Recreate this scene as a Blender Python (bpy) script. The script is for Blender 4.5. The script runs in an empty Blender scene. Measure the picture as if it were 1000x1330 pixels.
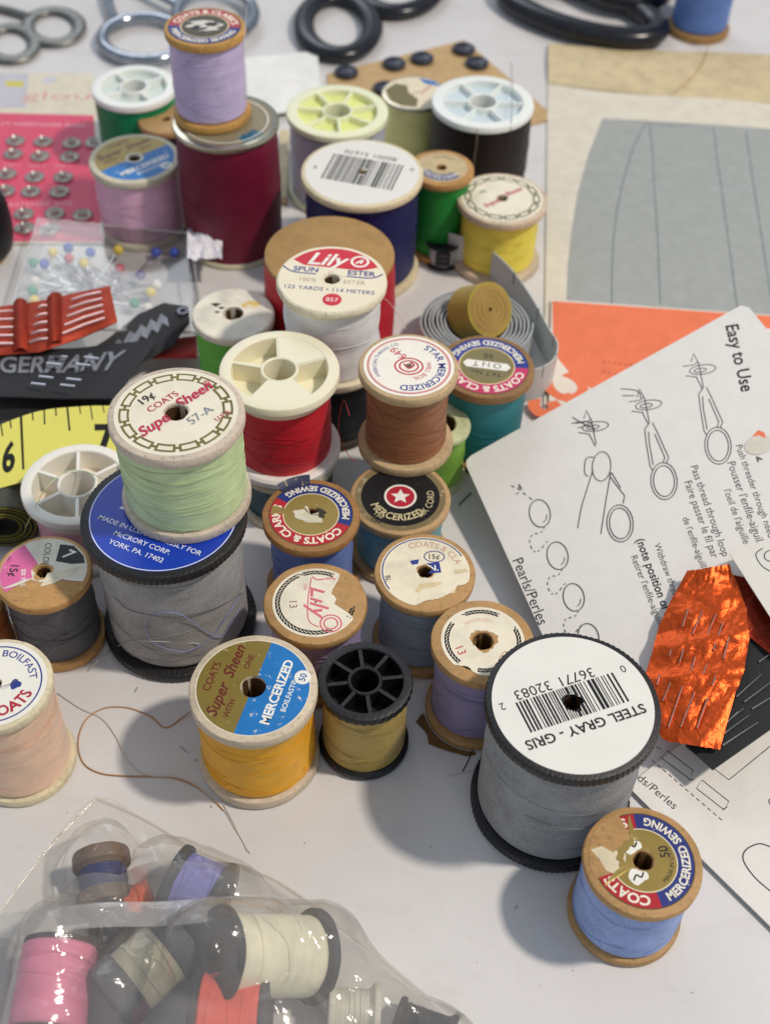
import bpy, math, random
from mathutils import Vector, Matrix, noise
random.seed(7)
PI = math.pi; rad = math.radians
SC = bpy.context.scene; COL = SC.collection
MM = 0.001

# ------------------------------------------------------------------ camera
F_PX, ELEV, ROLL, CAM_H = 1600.0, 48.0, -2.0, 298.0      # focal length in photo pixels (1000 x 1330), mm above the table
_e, _r = rad(ELEV), rad(ROLL)
FWD = Vector((0, math.cos(_e), -math.sin(_e)))
_rt = Vector((1, 0, 0)); _up = _rt.cross(FWD)
RGT = _rt * math.cos(_r) - _up * math.sin(_r)
UPV = _up * math.cos(_r) + _rt * math.sin(_r)
EYE = Vector((0, 0, CAM_H))
cam = bpy.data.cameras.new('camera'); cam_o = bpy.data.objects.new('camera', cam); COL.objects.link(cam_o)
cam_o.matrix_world = Matrix.Translation(EYE * MM) @ Matrix((RGT, UPV, -FWD)).transposed().to_4x4()
cam.sensor_fit = 'VERTICAL'; cam.sensor_height = 36.0; cam.lens = F_PX / 1330.0 * 36.0
cam.clip_start = 0.01; cam.clip_end = 20.0
cam.dof.use_dof = True; cam.dof.focus_distance = 0.325; cam.dof.aperture_fstop = 14.5
SC.camera = cam_o

# ------------------------------------------------------------------ light
world = bpy.data.worlds.new('World'); SC.world = world; world.use_nodes = True
bg = world.node_tree.nodes['Background']; bg.inputs[0].default_value = (0.76, 0.86, 1.0, 1); bg.inputs[1].default_value = 0.43
def lamp(name, loc, target, size, power, color, shape='DISK'):
    l = bpy.data.lights.new(name, 'AREA'); l.shape = shape; l.size = size; l.energy = power; l.color = color
    o = bpy.data.objects.new(name, l); COL.objects.link(o); o.location = loc
    o.rotation_euler = (Vector(target) - Vector(loc)).to_track_quat('-Z', 'Y').to_euler()
    return o
lamp('ceiling_lamp', (0.78, 0.12, 1.25), (0.0, 0.25, 0.0), 0.10, 14.5, (1.0, 0.90, 0.79))
lamp('window_light', (-0.5, 1.9, 1.3), (0.0, 0.3, 0.0), 0.9, 7.0, (0.88, 0.93, 1.0), 'SQUARE')
SC.view_settings.view_transform = 'Standard'; SC.view_settings.look = 'None'
SC.view_settings.exposure = 0.03; SC.view_settings.gamma = 1.0; SC.view_settings.use_curve_mapping = False

# ------------------------------------------------------------------ helpers: where a seen point lies in the place (mm)
def ray(px, py): return (FWD * F_PX + RGT * (px - 500) - UPV * (py - 665)).normalized()
def at(px, py, z=0.0):
    d = ray(px, py); return EYE + d * ((z - CAM_H) / d.z)
def on_plane(px, py, p0, n):
    d = ray(px, py); return EYE + d * ((p0 - EYE).dot(n) / d.dot(n))
def on_tube(px, py, c, R):
    d = ray(px, py); ox, oy = EYE.x - c.x, EYE.y - c.y
    a = d.x**2 + d.y**2; b = 2 * (ox * d.x + oy * d.y); cc = ox * ox + oy * oy - R * R
    q = max(b * b - 4 * a * cc, 0); return EYE + d * ((-b - math.sqrt(q)) / (2 * a))
def depth(p): return (p - EYE).dot(FWD)

# ------------------------------------------------------------------ materials
def lin(h):
    h = h.lstrip('#'); v = [int(h[i:i+2], 16) / 255 for i in (0, 2, 4)]
    return tuple((c / 12.92 if c <= 0.04045 else ((c + 0.055) / 1.055) ** 2.4) for c in v)
_M = {}
class NT:
    def __init__(s, name):
        s.m = bpy.data.materials.new(name); s.m.use_nodes = True; s.t = s.m.node_tree
        s.b = s.t.nodes['Principled BSDF']; s.out = s.t.nodes['Material Output']
    def n(s, typ, **kw):
        x = s.t.nodes.new(typ)
        for k, v in kw.items():
            if k.startswith('i_'): x.inputs[k[2:].replace('_', ' ')].default_value = v
            else: setattr(x, k, v)
        return x
    def l(s, a, b): s.t.links.new(a, b)
    def coords(s, scale):
        tc = s.n('ShaderNodeTexCoord'); mp = s.n('ShaderNodeMapping'); mp.inputs['Scale'].default_value = scale
        s.l(tc.outputs['Object'], mp.inputs[0]); return mp.outputs[0]
    def noise(s, scale, detail=3, rough=0.55):
        x = s.n('ShaderNodeTexNoise'); x.inputs['Scale'].default_value = 1.0; x.inputs['Detail'].default_value = detail; x.inputs['Roughness'].default_value = rough
        s.l(s.coords(scale if isinstance(scale, tuple) else (scale,) * 3), x.inputs['Vector']); return x.outputs['Fac']
    def ramp(s, fac, stops):
        r = s.n('ShaderNodeValToRGB'); e = r.color_ramp.elements
        e[0].position, e[0].color = stops[0][0], (*stops[0][1], 1); e[1].position, e[1].color = stops[-1][0], (*stops[-1][1], 1)
        for p, c in stops[1:-1]:
            k = e.new(p); k.color = (*c, 1)
        s.l(fac, r.inputs[0]); return r.outputs[0]
    def mix(s, fac, a, b, mode='MIX'):
        x = s.n('ShaderNodeMix', data_type='RGBA', blend_type=mode)
        for sock, v in ((x.inputs[0], fac), (x.inputs[6], a), (x.inputs[7], b)):
            if isinstance(v, (int, float)): sock.default_value = v
            elif isinstance(v, tuple): sock.default_value = (*v[:3], 1)
            else: s.l(v, sock)
        return x.outputs[2]
    def bump(s, h, strength, dist):
        x = s.n('ShaderNodeBump'); x.inputs['Strength'].default_value = strength; x.inputs['Distance'].default_value = dist
        s.l(h, x.inputs['Height']); s.l(x.outputs[0], s.b.inputs['Normal'])
    def set(s, **kw):
        for k, v in kw.items():
            s.b.inputs[k.replace('_', ' ')].default_value = v
def sc3(c, k): return tuple(min(x * k, 1) for x in c)
def once(f):
    def g(*a, **k):
        key = (f.__name__, a, tuple(sorted(k.items())))
        if key not in _M: _M[key] = f(*a, **k)
        return _M[key]
    return g
@once
def thread(hexc, sheen=0.06, fuzz=0.0):
    c = lin(hexc); t = NT('thread'); streak = t.noise((120, 120, 4200), 2, 0.6); mid = t.noise((60, 60, 1100), 3, 0.6); blot = t.noise(130, 3)
    col = t.mix(streak, sc3(c, 0.68), sc3(c, 1.25)); col = t.mix(t.ramp(mid, [(0.35, (1, 1, 1)), (0.6, (0, 0, 0))]), col, sc3(c, 0.8)); col = t.mix(t.ramp(blot, [(0.35, (0, 0, 0)), (0.75, (1, 1, 1))]), col, sc3(c, 1.1 if fuzz == 0 else 1.25))
    if fuzz: 
        sp = t.ramp(t.noise(2600, 2), [(0.55, (0, 0, 0)), (0.75, (1, 1, 1))]); col = t.mix(sp, col, sc3(c, 1.6 + fuzz))
    t.l(col, t.b.inputs['Base Color']); t.set(Roughness=0.42 if not fuzz else 0.8, Sheen_Weight=sheen, Specular_IOR_Level=0.6 if not fuzz else 0.2)
    if not fuzz:
        tg = t.n('ShaderNodeTangent', direction_type='RADIAL', axis='Z'); t.l(tg.outputs[0], t.b.inputs['Tangent']); t.set(Anisotropic=0.75); t.b.inputs['Specular Tint'].default_value = (*[0.5 + 0.5 * x for x in c], 1)
    t.set(Sheen_Roughness=0.4); t.bump(streak, 0.42, 0.0003); return t.m
@once
def wood(hexc='#c9a06a', grime=0.5):
    c = lin(hexc); t = NT('spool_wood'); g = t.noise((350, 350, 900), 4, 0.65); b = t.noise(90, 3)
    ring = t.noise((120, 900, 300), 3); nick = t.noise(700, 5, 0.75)
    col = t.mix(g, sc3(c, 0.78), sc3(c, 1.18)); col = t.mix(t.ramp(ring, [(0.45, (0, 0, 0)), (0.8, (1, 1, 1))]), col, sc3(c, 0.8))
    col = t.mix(t.ramp(b, [(0.5, (0, 0, 0)), (0.78, (grime,) * 3)]), col, sc3(c, 0.45))
    col = t.mix(t.ramp(nick, [(0.56, (0, 0, 0)), (0.66, (.75,) * 3)]), col, sc3(c, 0.5))
    t.l(col, t.b.inputs['Base Color']); t.set(Roughness=0.55, Specular_IOR_Level=0.35); t.bump(t.mix(.5, g, nick), 0.6, 0.0004); return t.m
@once
def paper(hexc='#f1ead8', dirt=0.25, crease=0.0):
    c = lin(hexc); t = NT('label_paper'); b = t.noise(140, 4, 0.6); f = t.noise(1500, 2)
    col = t.mix(t.ramp(b, [(0.42, (0, 0, 0)), (0.8, (dirt * 2,) * 3)]), c, sc3(c, 0.6)); col = t.mix(t.ramp(f, [(0.62, (0, 0, 0)), (0.8, (dirt,) * 3)]), col, sc3(c, 0.5))
    t.l(col, t.b.inputs['Base Color']); t.set(Roughness=0.6, Specular_IOR_Level=0.3); t.bump(b if not crease else t.mix(.7, b, t.noise((9, 26, 9), 3, .5)), 0.15 + crease, 0.0004 + crease * .006); return t.m
@once
def ink(hexc, under='#efe7d2', wear=0.15, rough=0.5, metal=0.0):
    c = lin(hexc); t = NT('printed_ink'); b = t.noise(420, 6, 0.72); v = t.noise(200, 2)
    a = 0.78 - wear * 0.5
    col = t.mix(t.ramp(b, [(a, (0, 0, 0)), (min(a + 0.06, 1), (1, 1, 1))]), t.mix(v, sc3(c, 0.85), sc3(c, 1.12)), lin(under))
    t.l(col, t.b.inputs['Base Color']); t.set(Roughness=rough, Metallic=metal, Specular_IOR_Level=0.35); return t.m
@once
def plastic(hexc, rough=0.38, dirt=0.2, sss=0.0):
    c = lin(hexc); t = NT('plastic'); b = t.noise(220, 4, 0.6); s = t.noise((2200, 700, 700), 2)
    col = t.mix(t.ramp(b, [(0.5, (0, 0, 0)), (0.8, (dirt,) * 3)]), c, sc3(c, 0.5) if max(c) > .1 else (0.25, 0.24, 0.23))
    t.l(col, t.b.inputs['Base Color']); t.set(Roughness=rough); t.bump(s, 0.12, 0.0003)
    if sss: t.set(Subsurface_Weight=sss, Subsurface_Scale=0.002)
    return t.m
@once
def knurl_plastic():
    t = NT('black_plastic'); b = t.noise(1500, 3, 0.7); col = t.ramp(b, [(0.45, (0.006, 0.006, 0.007)), (0.64, (0.012, 0.012, 0.013)), (0.82, (0.11, 0.105, 0.10))])
    t.l(col, t.b.inputs['Base Color']); t.set(Roughness=0.42); t.bump(b, 0.4, 0.0004); return t.m
@once
def metal(hexc='#b9bcc0', rough=0.25, wear=0.3):
    c = lin(hexc); t = NT('metal'); b = t.noise(300, 4, 0.65)
    t.l(t.mix(t.ramp(b, [(0.4, (0, 0, 0)), (0.75, (wear,) * 3)]), c, sc3(c, 0.35)), t.b.inputs['Base Color'])
    t.set(Metallic=1.0, Roughness=rough); t.bump(b, 0.08, 0.0003); return t.m
@once
def foil(hexc, rough=0.34):
    c = lin(hexc); t = NT('crinkled_foil'); v = t.n('ShaderNodeTexVoronoi', feature='DISTANCE_TO_EDGE'); v.inputs['Scale'].default_value = 1.0
    t.l(t.coords((300, 300, 300)), v.inputs['Vector']); b = t.noise(900, 4, 0.7); w = t.noise(160, 2)
    t.l(t.mix(w, sc3(c, 0.65), sc3(c, 1.2)), t.b.inputs['Base Color']); t.set(Metallic=0.8, Roughness=rough)
    t.bump(t.mix(0.35, v.outputs[0], b), 0.65, 0.0007); return t.m
@once
def cloth(hexc, sx=2600):
    c = lin(hexc); t = NT('woven_cloth'); w = t.noise((sx, sx * 0.3, sx), 2); b = t.noise(120, 3)
    t.l(t.mix(b, t.mix(w, sc3(c, 0.6), sc3(c, 1.3)), sc3(c, 1.5)), t.b.inputs['Base Color']); t.set(Roughness=0.75, Sheen_Weight=0.2); t.bump(w, 0.5, 0.0003); return t.m
@once
def film(white=0.18, tint='#f2efe8', rough=0.15, bumpy=0.5):
    t = NT('clear_film'); tr = t.n('ShaderNodeBsdfTransparent'); df = t.n('ShaderNodeBsdfTranslucent'); d2 = t.n('ShaderNodeBsdfDiffuse'); gl = t.n('ShaderNodeBsdfGlossy')
    c = (*lin(tint), 1); tr.inputs[0].default_value = (0.97, 0.965, 0.95, 1); df.inputs[0].default_value = c; d2.inputs[0].default_value = c; gl.inputs['Roughness'].default_value = rough
    b0 = t.noise((90, 260, 90), 4, 0.6); vo = t.n('ShaderNodeTexVoronoi', feature='DISTANCE_TO_EDGE'); vo.inputs['Scale'].default_value = 1.0; t.l(t.coords((55, 130, 55)), vo.inputs['Vector']); b = t.mix(.55, b0, vo.outputs[0]); fr = t.n('ShaderNodeLayerWeight'); fr.inputs[0].default_value = 0.5; fp = t.n('ShaderNodeMath', operation='POWER'); fp.inputs[1].default_value = 3.5; t.l(fr.outputs['Facing'], fp.inputs[0])
    bp = t.n('ShaderNodeBump'); bp.inputs['Strength'].default_value = bumpy; bp.inputs['Distance'].default_value = 0.0010; t.l(b, bp.inputs['Height'])
    t.l(bp.outputs[0], gl.inputs['Normal']); t.l(bp.outputs[0], fr.inputs['Normal'])
    m0 = t.n('ShaderNodeMixShader'); t.l(df.outputs[0], m0.inputs[1]); t.l(d2.outputs[0], m0.inputs[2]); m0.inputs[0].default_value = 0.7
    m1 = t.n('ShaderNodeMixShader'); t.l(t.ramp(b, [(0.3, (white * 0.7,) * 3), (0.75, (white * 1.35,) * 3)]), m1.inputs[0]); t.l(tr.outputs[0], m1.inputs[1]); t.l(m0.outputs[0], m1.inputs[2])
    m2 = t.n('ShaderNodeMixShader'); fm = t.n('ShaderNodeMath', operation='MULTIPLY_ADD'); fm.inputs[1].default_value = 0.55; fm.inputs[2].default_value = 0.035; t.l(fp.outputs[0], fm.inputs[0]); t.l(fm.outputs[0], m2.inputs[0]); t.l(m1.outputs[0], m2.inputs[1]); t.l(gl.outputs[0], m2.inputs[2])
    t.l(m2.outputs[0], t.out.inputs['Surface']); return t.m
def table_mat():
    t = NT('table_laminate'); b = t.noise(7, 4, 0.6); f = t.noise(420, 3, 0.6); sp = t.noise(260, 2, 0.4)
    col = t.mix(t.ramp(b, [(.35, (0, 0, 0)), (.7, (1, 1, 1))]), lin('#d2cfcd'), lin('#e3e0de')); sm = t.noise((30, 70, 30), 5, .65); col = t.mix(t.ramp(sm, [(.55, (0, 0, 0)), (.75, (.3,) * 3)]), col, lin('#b9b3ad')); col = t.mix(t.ramp(f, [(0.55, (0, 0, 0)), (0.85, (0.35,) * 3)]), col, lin('#c4c0bd'))
    col = t.mix(t.ramp(sp, [(0.80, (0, 0, 0)), (0.84, (0.6,) * 3)]), col, lin('#8a8078'))
    t.l(col, t.b.inputs['Base Color']); t.set(Roughness=0.42, Specular_IOR_Level=0.35); t.bump(f, 0.08, 0.0003); return t.m

# ------------------------------------------------------------------ objects
def mesh_obj(name, verts, faces, mat, smooth=True, sharp=40):
    me = bpy.data.meshes.new(name); me.from_pydata([tuple(Vector(v) * MM) for v in verts], [], faces); me.update()
    if smooth:
        me.shade_smooth()
        if sharp: me.set_sharp_from_angle(angle=rad(sharp))
    if mat: me.materials.append(mat)
    o = bpy.data.objects.new(name, me); COL.objects.link(o); return o
def thing(name, label, cat, base=(0, 0, 0), group=None):
    o = bpy.data.objects.new(name, None); COL.objects.link(o); o.location = Vector(base) * MM; o.empty_display_size = 0.005
    o['label'] = label; o['category'] = cat
    if group: o['group'] = group
    return o
def part(root, name, geo, mat, smooth=True, sharp=40, world=True, label=None):
    """a mesh child; world=True: verts are given in table millimetres"""
    v, f = geo
    top = root
    off = Vector((0, 0, 0))
    if world:
        while top.parent: top = top.parent
        off = top.location / MM
    o = mesh_obj(name, [Vector(x) - off for x in v], f, mat, smooth, sharp); o.parent = root
    if label: o['label'] = label
    return o
def single(name, geo, mat, label, cat, group=None, smooth=True, sharp=40, kind=None):
    v, f = geo; n = len(v); c = sum((Vector(x) for x in v), Vector()) / n; c.z = min(x[2] for x in v)
    o = mesh_obj(name, [Vector(x) - c for x in v], f, mat, smooth, sharp); o.location = c * MM
    if kind: o['kind'] = kind
    if label: o['label'] = label
    if cat: o['category'] = cat
    if group: o['group'] = group
    return o
def join(*gs):
    V, Fc = [], []
    for v, f in gs:
        k = len(V); V += [Vector(x) for x in v]; Fc += [tuple(i + k for i in q) for q in f]
    return V, Fc
def lathe(prof, seg=72, closed=True, jit=0.0, knurl=None, seed=0):
    V, Fc = [], []; n = len(prof); ph = random.uniform(0, 99)
    for i, (r, z) in enumerate(prof):
        for k in range(seg):
            a = 2 * PI * k / seg; rr = r
            if jit: rr += jit * noise.noise(Vector((math.cos(a) * 2.2 + ph, math.sin(a) * 2.2, z * 0.25)))
            if knurl and r > knurl[0]: rr += knurl[1] * (1 if k % knurl[2] < knurl[2] // 2 else 0)
            zz = z + (jit * 0.12 * noise.noise(Vector((math.cos(a) * 1.7, math.sin(a) * 1.7 + ph, r * 0.1))) if jit else 0)
            V.append(Vector((rr * math.cos(a), rr * math.sin(a), zz)))
    for i in range(n if closed else n - 1):
        j = (i + 1) % n
        for k in range(seg):
            k2 = (k + 1) % seg; Fc.append((i * seg + k, j * seg + k, j * seg + k2, i * seg + k2)[::-1])
    return V, Fc
def tube(pts, r, seg=6, closed=False, taper=None):
    P = [Vector(p) for p in pts]; n = len(P); V, Fc = [], []; up = None
    for i, p in enumerate(P):
        a = P[(i - 1) % n] if (closed or i) else P[0]; b = P[(i + 1) % n] if (closed or i < n - 1) else P[-1]
        t = (b - a).normalized()
        if up is None:
            up = t.orthogonal().normalized()
            if abs(t.z) < 0.7: up = (Vector((0, 0, 1)) - t * t.z).normalized()
        up = (up - t * up.dot(t)).normalized(); s = t.cross(up)
        rr = r if not isinstance(r, (tuple, list)) else None
        for k in range(seg):
            an = 2 * PI * k / seg; ra, rb = (rr, rr) if rr else r
            q = taper(i / (n - 1)) if taper else 1
            V.append(p + (up * math.sin(an) * rb + s * math.cos(an) * ra) * q)
    for i in range(n if closed else n - 1):
        j = (i + 1) % n
        for k in range(seg): Fc.append((i * seg + k, i * seg + (k + 1) % seg, j * seg + (k + 1) % seg, j * seg + k)[::-1])
    if not closed: Fc += [tuple(range(seg)), tuple((n - 1) * seg + k for k in range(seg))[::-1]]
    return V, Fc
def spline(pts, n=8, closed=False):
    P = [Vector(p) for p in pts]; out = []; m = len(P)
    for i in range(m if closed else m - 1):
        g = lambda k: P[k % m] if closed else P[min(max(k, 0), m - 1)]
        a, b, c, d = g(i - 1), g(i), g(i + 1), g(i + 2)
        for k in range(n):
            t = k / n; out.append(0.5 * ((2 * b) + (c - a) * t + (2 * a - 5 * b + 4 * c - d) * t * t + (3 * b - a - 3 * c + d) * t ** 3))
    if not closed: out.append(P[-1])
    return out
def prism(poly, thick, n=Vector((0, 0, 1))):
    """flat sheet: polygon (3-D points, counter-clockwise from above) thickened downward"""
    P = [Vector(p) for p in poly]; m = len(P); V = P + [p - n * thick for p in P]
    return V, [tuple(range(m)), tuple(range(2 * m - 1, m - 1, -1))] + [(i, i + m, (i + 1) % m + m, (i + 1) % m) for i in range(m)]
def box(c, ax, ay, az):
    c = Vector(c); V = []
    for s in ((-1, -1, -1), (1, -1, -1), (1, 1, -1), (-1, 1, -1), (-1, -1, 1), (1, -1, 1), (1, 1, 1), (-1, 1, 1)): V.append(c + ax * s[0] + ay * s[1] + az * s[2])
    return V, [(0, 3, 2, 1), (4, 5, 6, 7), (0, 1, 5, 4), (1, 2, 6, 5), (2, 3, 7, 6), (3, 0, 4, 7)]
def grid(nu, nv, fn):
    V = [Vector(fn(i / nu, j / nv)) for j in range(nv + 1) for i in range(nu + 1)]
    return V, [(j * (nu + 1) + i, j * (nu + 1) + i + 1, (j + 1) * (nu + 1) + i + 1, (j + 1) * (nu + 1) + i) for j in range(nv) for i in range(nu)]
def slab(nu, nv, fn, th):
    """grid sheet with a real thickness"""
    V, Fc = grid(nu, nv, fn); n = len(V); N = [Vector() for _ in V]
    for f in Fc:
        q = (V[f[1]] - V[f[0]]).cross(V[f[3]] - V[f[0]])
        for i in f: N[i] += q
    V2 = [v - N[i].normalized() * th for i, v in enumerate(V)]
    w = nu + 1; edge = list(range(w)) + [j * w + nu for j in range(1, nv + 1)] + [nv * w + i for i in range(nu - 1, -1, -1)] + [j * w for j in range(nv - 1, 0, -1)]
    Fs = [(edge[k], edge[k] + n, edge[(k + 1) % len(edge)] + n, edge[(k + 1) % len(edge)]) for k in range(len(edge))]
    return V + V2, Fc + [tuple(i + n for i in f[::-1]) for f in Fc] + Fs

# ------------------------------------------------------------------ printing: flat ink laid on a plane
_txt = {}
def text_geo(s, bold=0.0, shear=0.0):
    key = (s, bold, shear)
    if key not in _txt:
        cu = bpy.data.curves.new('t', 'FONT'); cu.body = s; cu.size = 1.0; cu.offset = bold; cu.shear = shear; cu.resolution_u = 3
        ob = bpy.data.objects.new('t', cu); COL.objects.link(ob)
        me = ob.to_mesh(); V = [(v.co.x, v.co.y) for v in me.vertices]; Fc = [tuple(p.vertices) for p in me.polygons]
        ob.to_mesh_clear(); bpy.data.objects.remove(ob); bpy.data.curves.remove(cu)
        x0, x1 = min(v[0] for v in V), max(v[0] for v in V)
        _txt[key] = ([(x - x0, y) for x, y in V], Fc, x1 - x0)
    return _txt[key]
class Print:
    def __init__(s, parent, o, ux, uy, world=True, hole=0.0, unit=1.0, rot=0.0):
        s.p, s.o, s.w, s.hole, s.u = parent, Vector(o), world, hole, unit
        ux, uy = Vector(ux).normalized(), Vector(uy).normalized(); s.n = ux.cross(uy).normalized(); uy = s.n.cross(ux)
        c, q = math.cos(rad(rot)), math.sin(rad(rot)); s.ux, s.uy = ux * c + uy * q, uy * c - ux * q
        s.h = 0.05
    def px(s, x, y):
        q = on_plane(x, y, s.o, s.n) - s.o; return (q.dot(s.ux) / s.u, q.dot(s.uy) / s.u)
    def put(s, name, V2, Fc, m, lift=0.0025):
        s.h += lift
        if s.hole:
            Fc = [f for f in Fc if math.hypot(sum(V2[i][0] for i in f) / len(f), sum(V2[i][1] for i in f) / len(f)) > s.hole * .85]
        if not Fc: return
        V = [s.o + (s.ux * x + s.uy * y) * s.u + s.n * s.h for x, y in V2]
        f = Fc[0]; 
        if (V[f[1]] - V[f[0]]).cross(V[f[2]] - V[f[0]]).dot(s.n) < 0: Fc = [q[::-1] for q in Fc]
        return part(s.p, name, (V, Fc), m, smooth=False, world=s.w)
    def sector(s, r0, r1, a0, a1, m, name='printed_band', wob=0.0):
        n = max(int(abs(a1 - a0) / 4), 3); V = []; ph = random.uniform(0, 50)
        for i in range(n + 1):
            a = rad(a0 + (a1 - a0) * i / n); w = 1 + wob * noise.noise(Vector((math.cos(a) * 4 + ph, math.sin(a) * 4, 0)))
            V += [(r0 * w * math.cos(a), r0 * w * math.sin(a)), (r1 * math.cos(a), r1 * math.sin(a))]
        s.put(name, V, [(2 * i, 2 * i + 1, 2 * i + 3, 2 * i + 2) for i in range(n)], m)
    def ring(s, r, w, m, name='printed_ring', a0=0, a1=360): s.sector(r - w / 2, r + w / 2, a0, a1, m, name)
    def disc(s, r, m, name='printed_disc', x=0, y=0, ry=None):
        n = 40; s.put(name, [(x, y)] + [(x + r * math.cos(2 * PI * k / n), y + (ry or r) * math.sin(2 * PI * k / n)) for k in range(n)], [(0, 1 + k, 1 + (k + 1) % n) for k in range(n)], m)
    def poly(s, pts, m, name='printed_patch', fan=None):
        n = len(pts); c = fan or (sum(p[0] for p in pts) / n, sum(p[1] for p in pts) / n)
        s.put(name, [c] + list(pts), [(0, 1 + k, 1 + (k + 1) % n) for k in range(n)], m)
    def stroke(s, pts, w, m, name='drawn_line', closed=False, smooth=True):
        P = [Vector((x, y, 0)) for x, y in pts]
        if smooth: P = spline(P, 6, closed)
        V, Fc, n = [], [], len(P)
        for i, p in enumerate(P):
            a = P[(i - 1) % n] if (closed or i) else P[0]; b = P[(i + 1) % n] if (closed or i < n - 1) else P[-1]
            t = (b - a); t = t.normalized() if t.length > 1e-9 else Vector((1, 0, 0)); q = Vector((-t.y, t.x, 0)) * w / 2
            V += [((p + q).x, (p + q).y), ((p - q).x, (p - q).y)]
        for i in range(n if closed else n - 1):
            j = (i + 1) % n; Fc.append((2 * i + 1, 2 * j + 1, 2 * j, 2 * i))
        s.put(name, V, Fc, m)
    def strokes(s, many, w, m, name='dashed_line'):
        V, Fc = [], []
        for (x0, y0), (x1, y1) in many:
            l = math.hypot(x1 - x0, y1 - y0) or 1; qx, qy = -(y1 - y0) / l * w / 2, (x1 - x0) / l * w / 2; k = len(V)
            V += [(x0 + qx, y0 + qy), (x0 - qx, y0 - qy), (x1 - qx, y1 - qy), (x1 + qx, y1 + qy)]; Fc.append((k, k + 1, k + 2, k + 3))
        s.put(name, V, Fc, m)
    def text(s, t, x, y, size, ang, m, bold=0.0, shear=0.0, anchor=0.5, wscale=1.0):
        V, Fc, W = text_geo(t, bold, shear); c, q = math.cos(rad(ang)), math.sin(rad(ang)); out = []
        for vx, vy in V:
            a, b = (vx - W * anchor) * size * wscale, (vy - 0.35) * size
            out.append((x + a * c - b * q, y + a * q + b * c))
        s.put('lettering', out, Fc, m)
    def line(s, t, a, b, m, size=None, bold=0.0, shear=0.0):
        """text fitted between two seen points"""
        (x0, y0), (x1, y1) = s.px(*a), s.px(*b); W = text_geo(t, bold, shear)[2]; L = math.hypot(x1 - x0, y1 - y0)
        sz = size or L / W; s.text(t, x0, y0, sz, math.degrees(math.atan2(y1 - y0, x1 - x0)), m, bold, shear, 0.0, L / (W * sz))
    def arc(s, t, r, mid, size, m, inward=False, bold=0.0, span=None):
        V, Fc, W = text_geo(t, bold, 0.0); out = []
        k = (rad(span) * r / (W * size)) if span else 1.0
        for vx, vy in V:
            a = (vx - W / 2) * size * k / r; b = (vy - 0.35) * size
            if inward: th = rad(mid) + a; rr = r - b
            else: th = rad(mid) - a; rr = r + b
            out.append((rr * math.cos(th), rr * math.sin(th)))
        s.put('lettering', out, Fc, m)
    def barcode(s, x0, x1, y0, y1, n, m, skip=()):
        rnd = random.Random(5); V, Fc = [], []; x = x0; u = (x1 - x0) / n
        while x < x1:
            w = u * rnd.choice((0.45, 0.5, 0.9, 1.4)); k = len(V); lo = y0
            V += [(x, lo), (x + w, lo), (x + w, y1), (x, y1)]; 
            ys = [lo + (y1 - lo) * i / 8 for i in range(9)]
            V = V[:k]
            for i in range(8):
                b = len(V); V += [(x, ys[i]), (x + w, ys[i]), (x + w, ys[i + 1]), (x, ys[i + 1])]; Fc.append((b, b + 1, b + 2, b + 3))
            x += w + u * rnd.choice((0.45, 0.7, 1.1))
        s.put('barcode', V, Fc, m)

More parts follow.
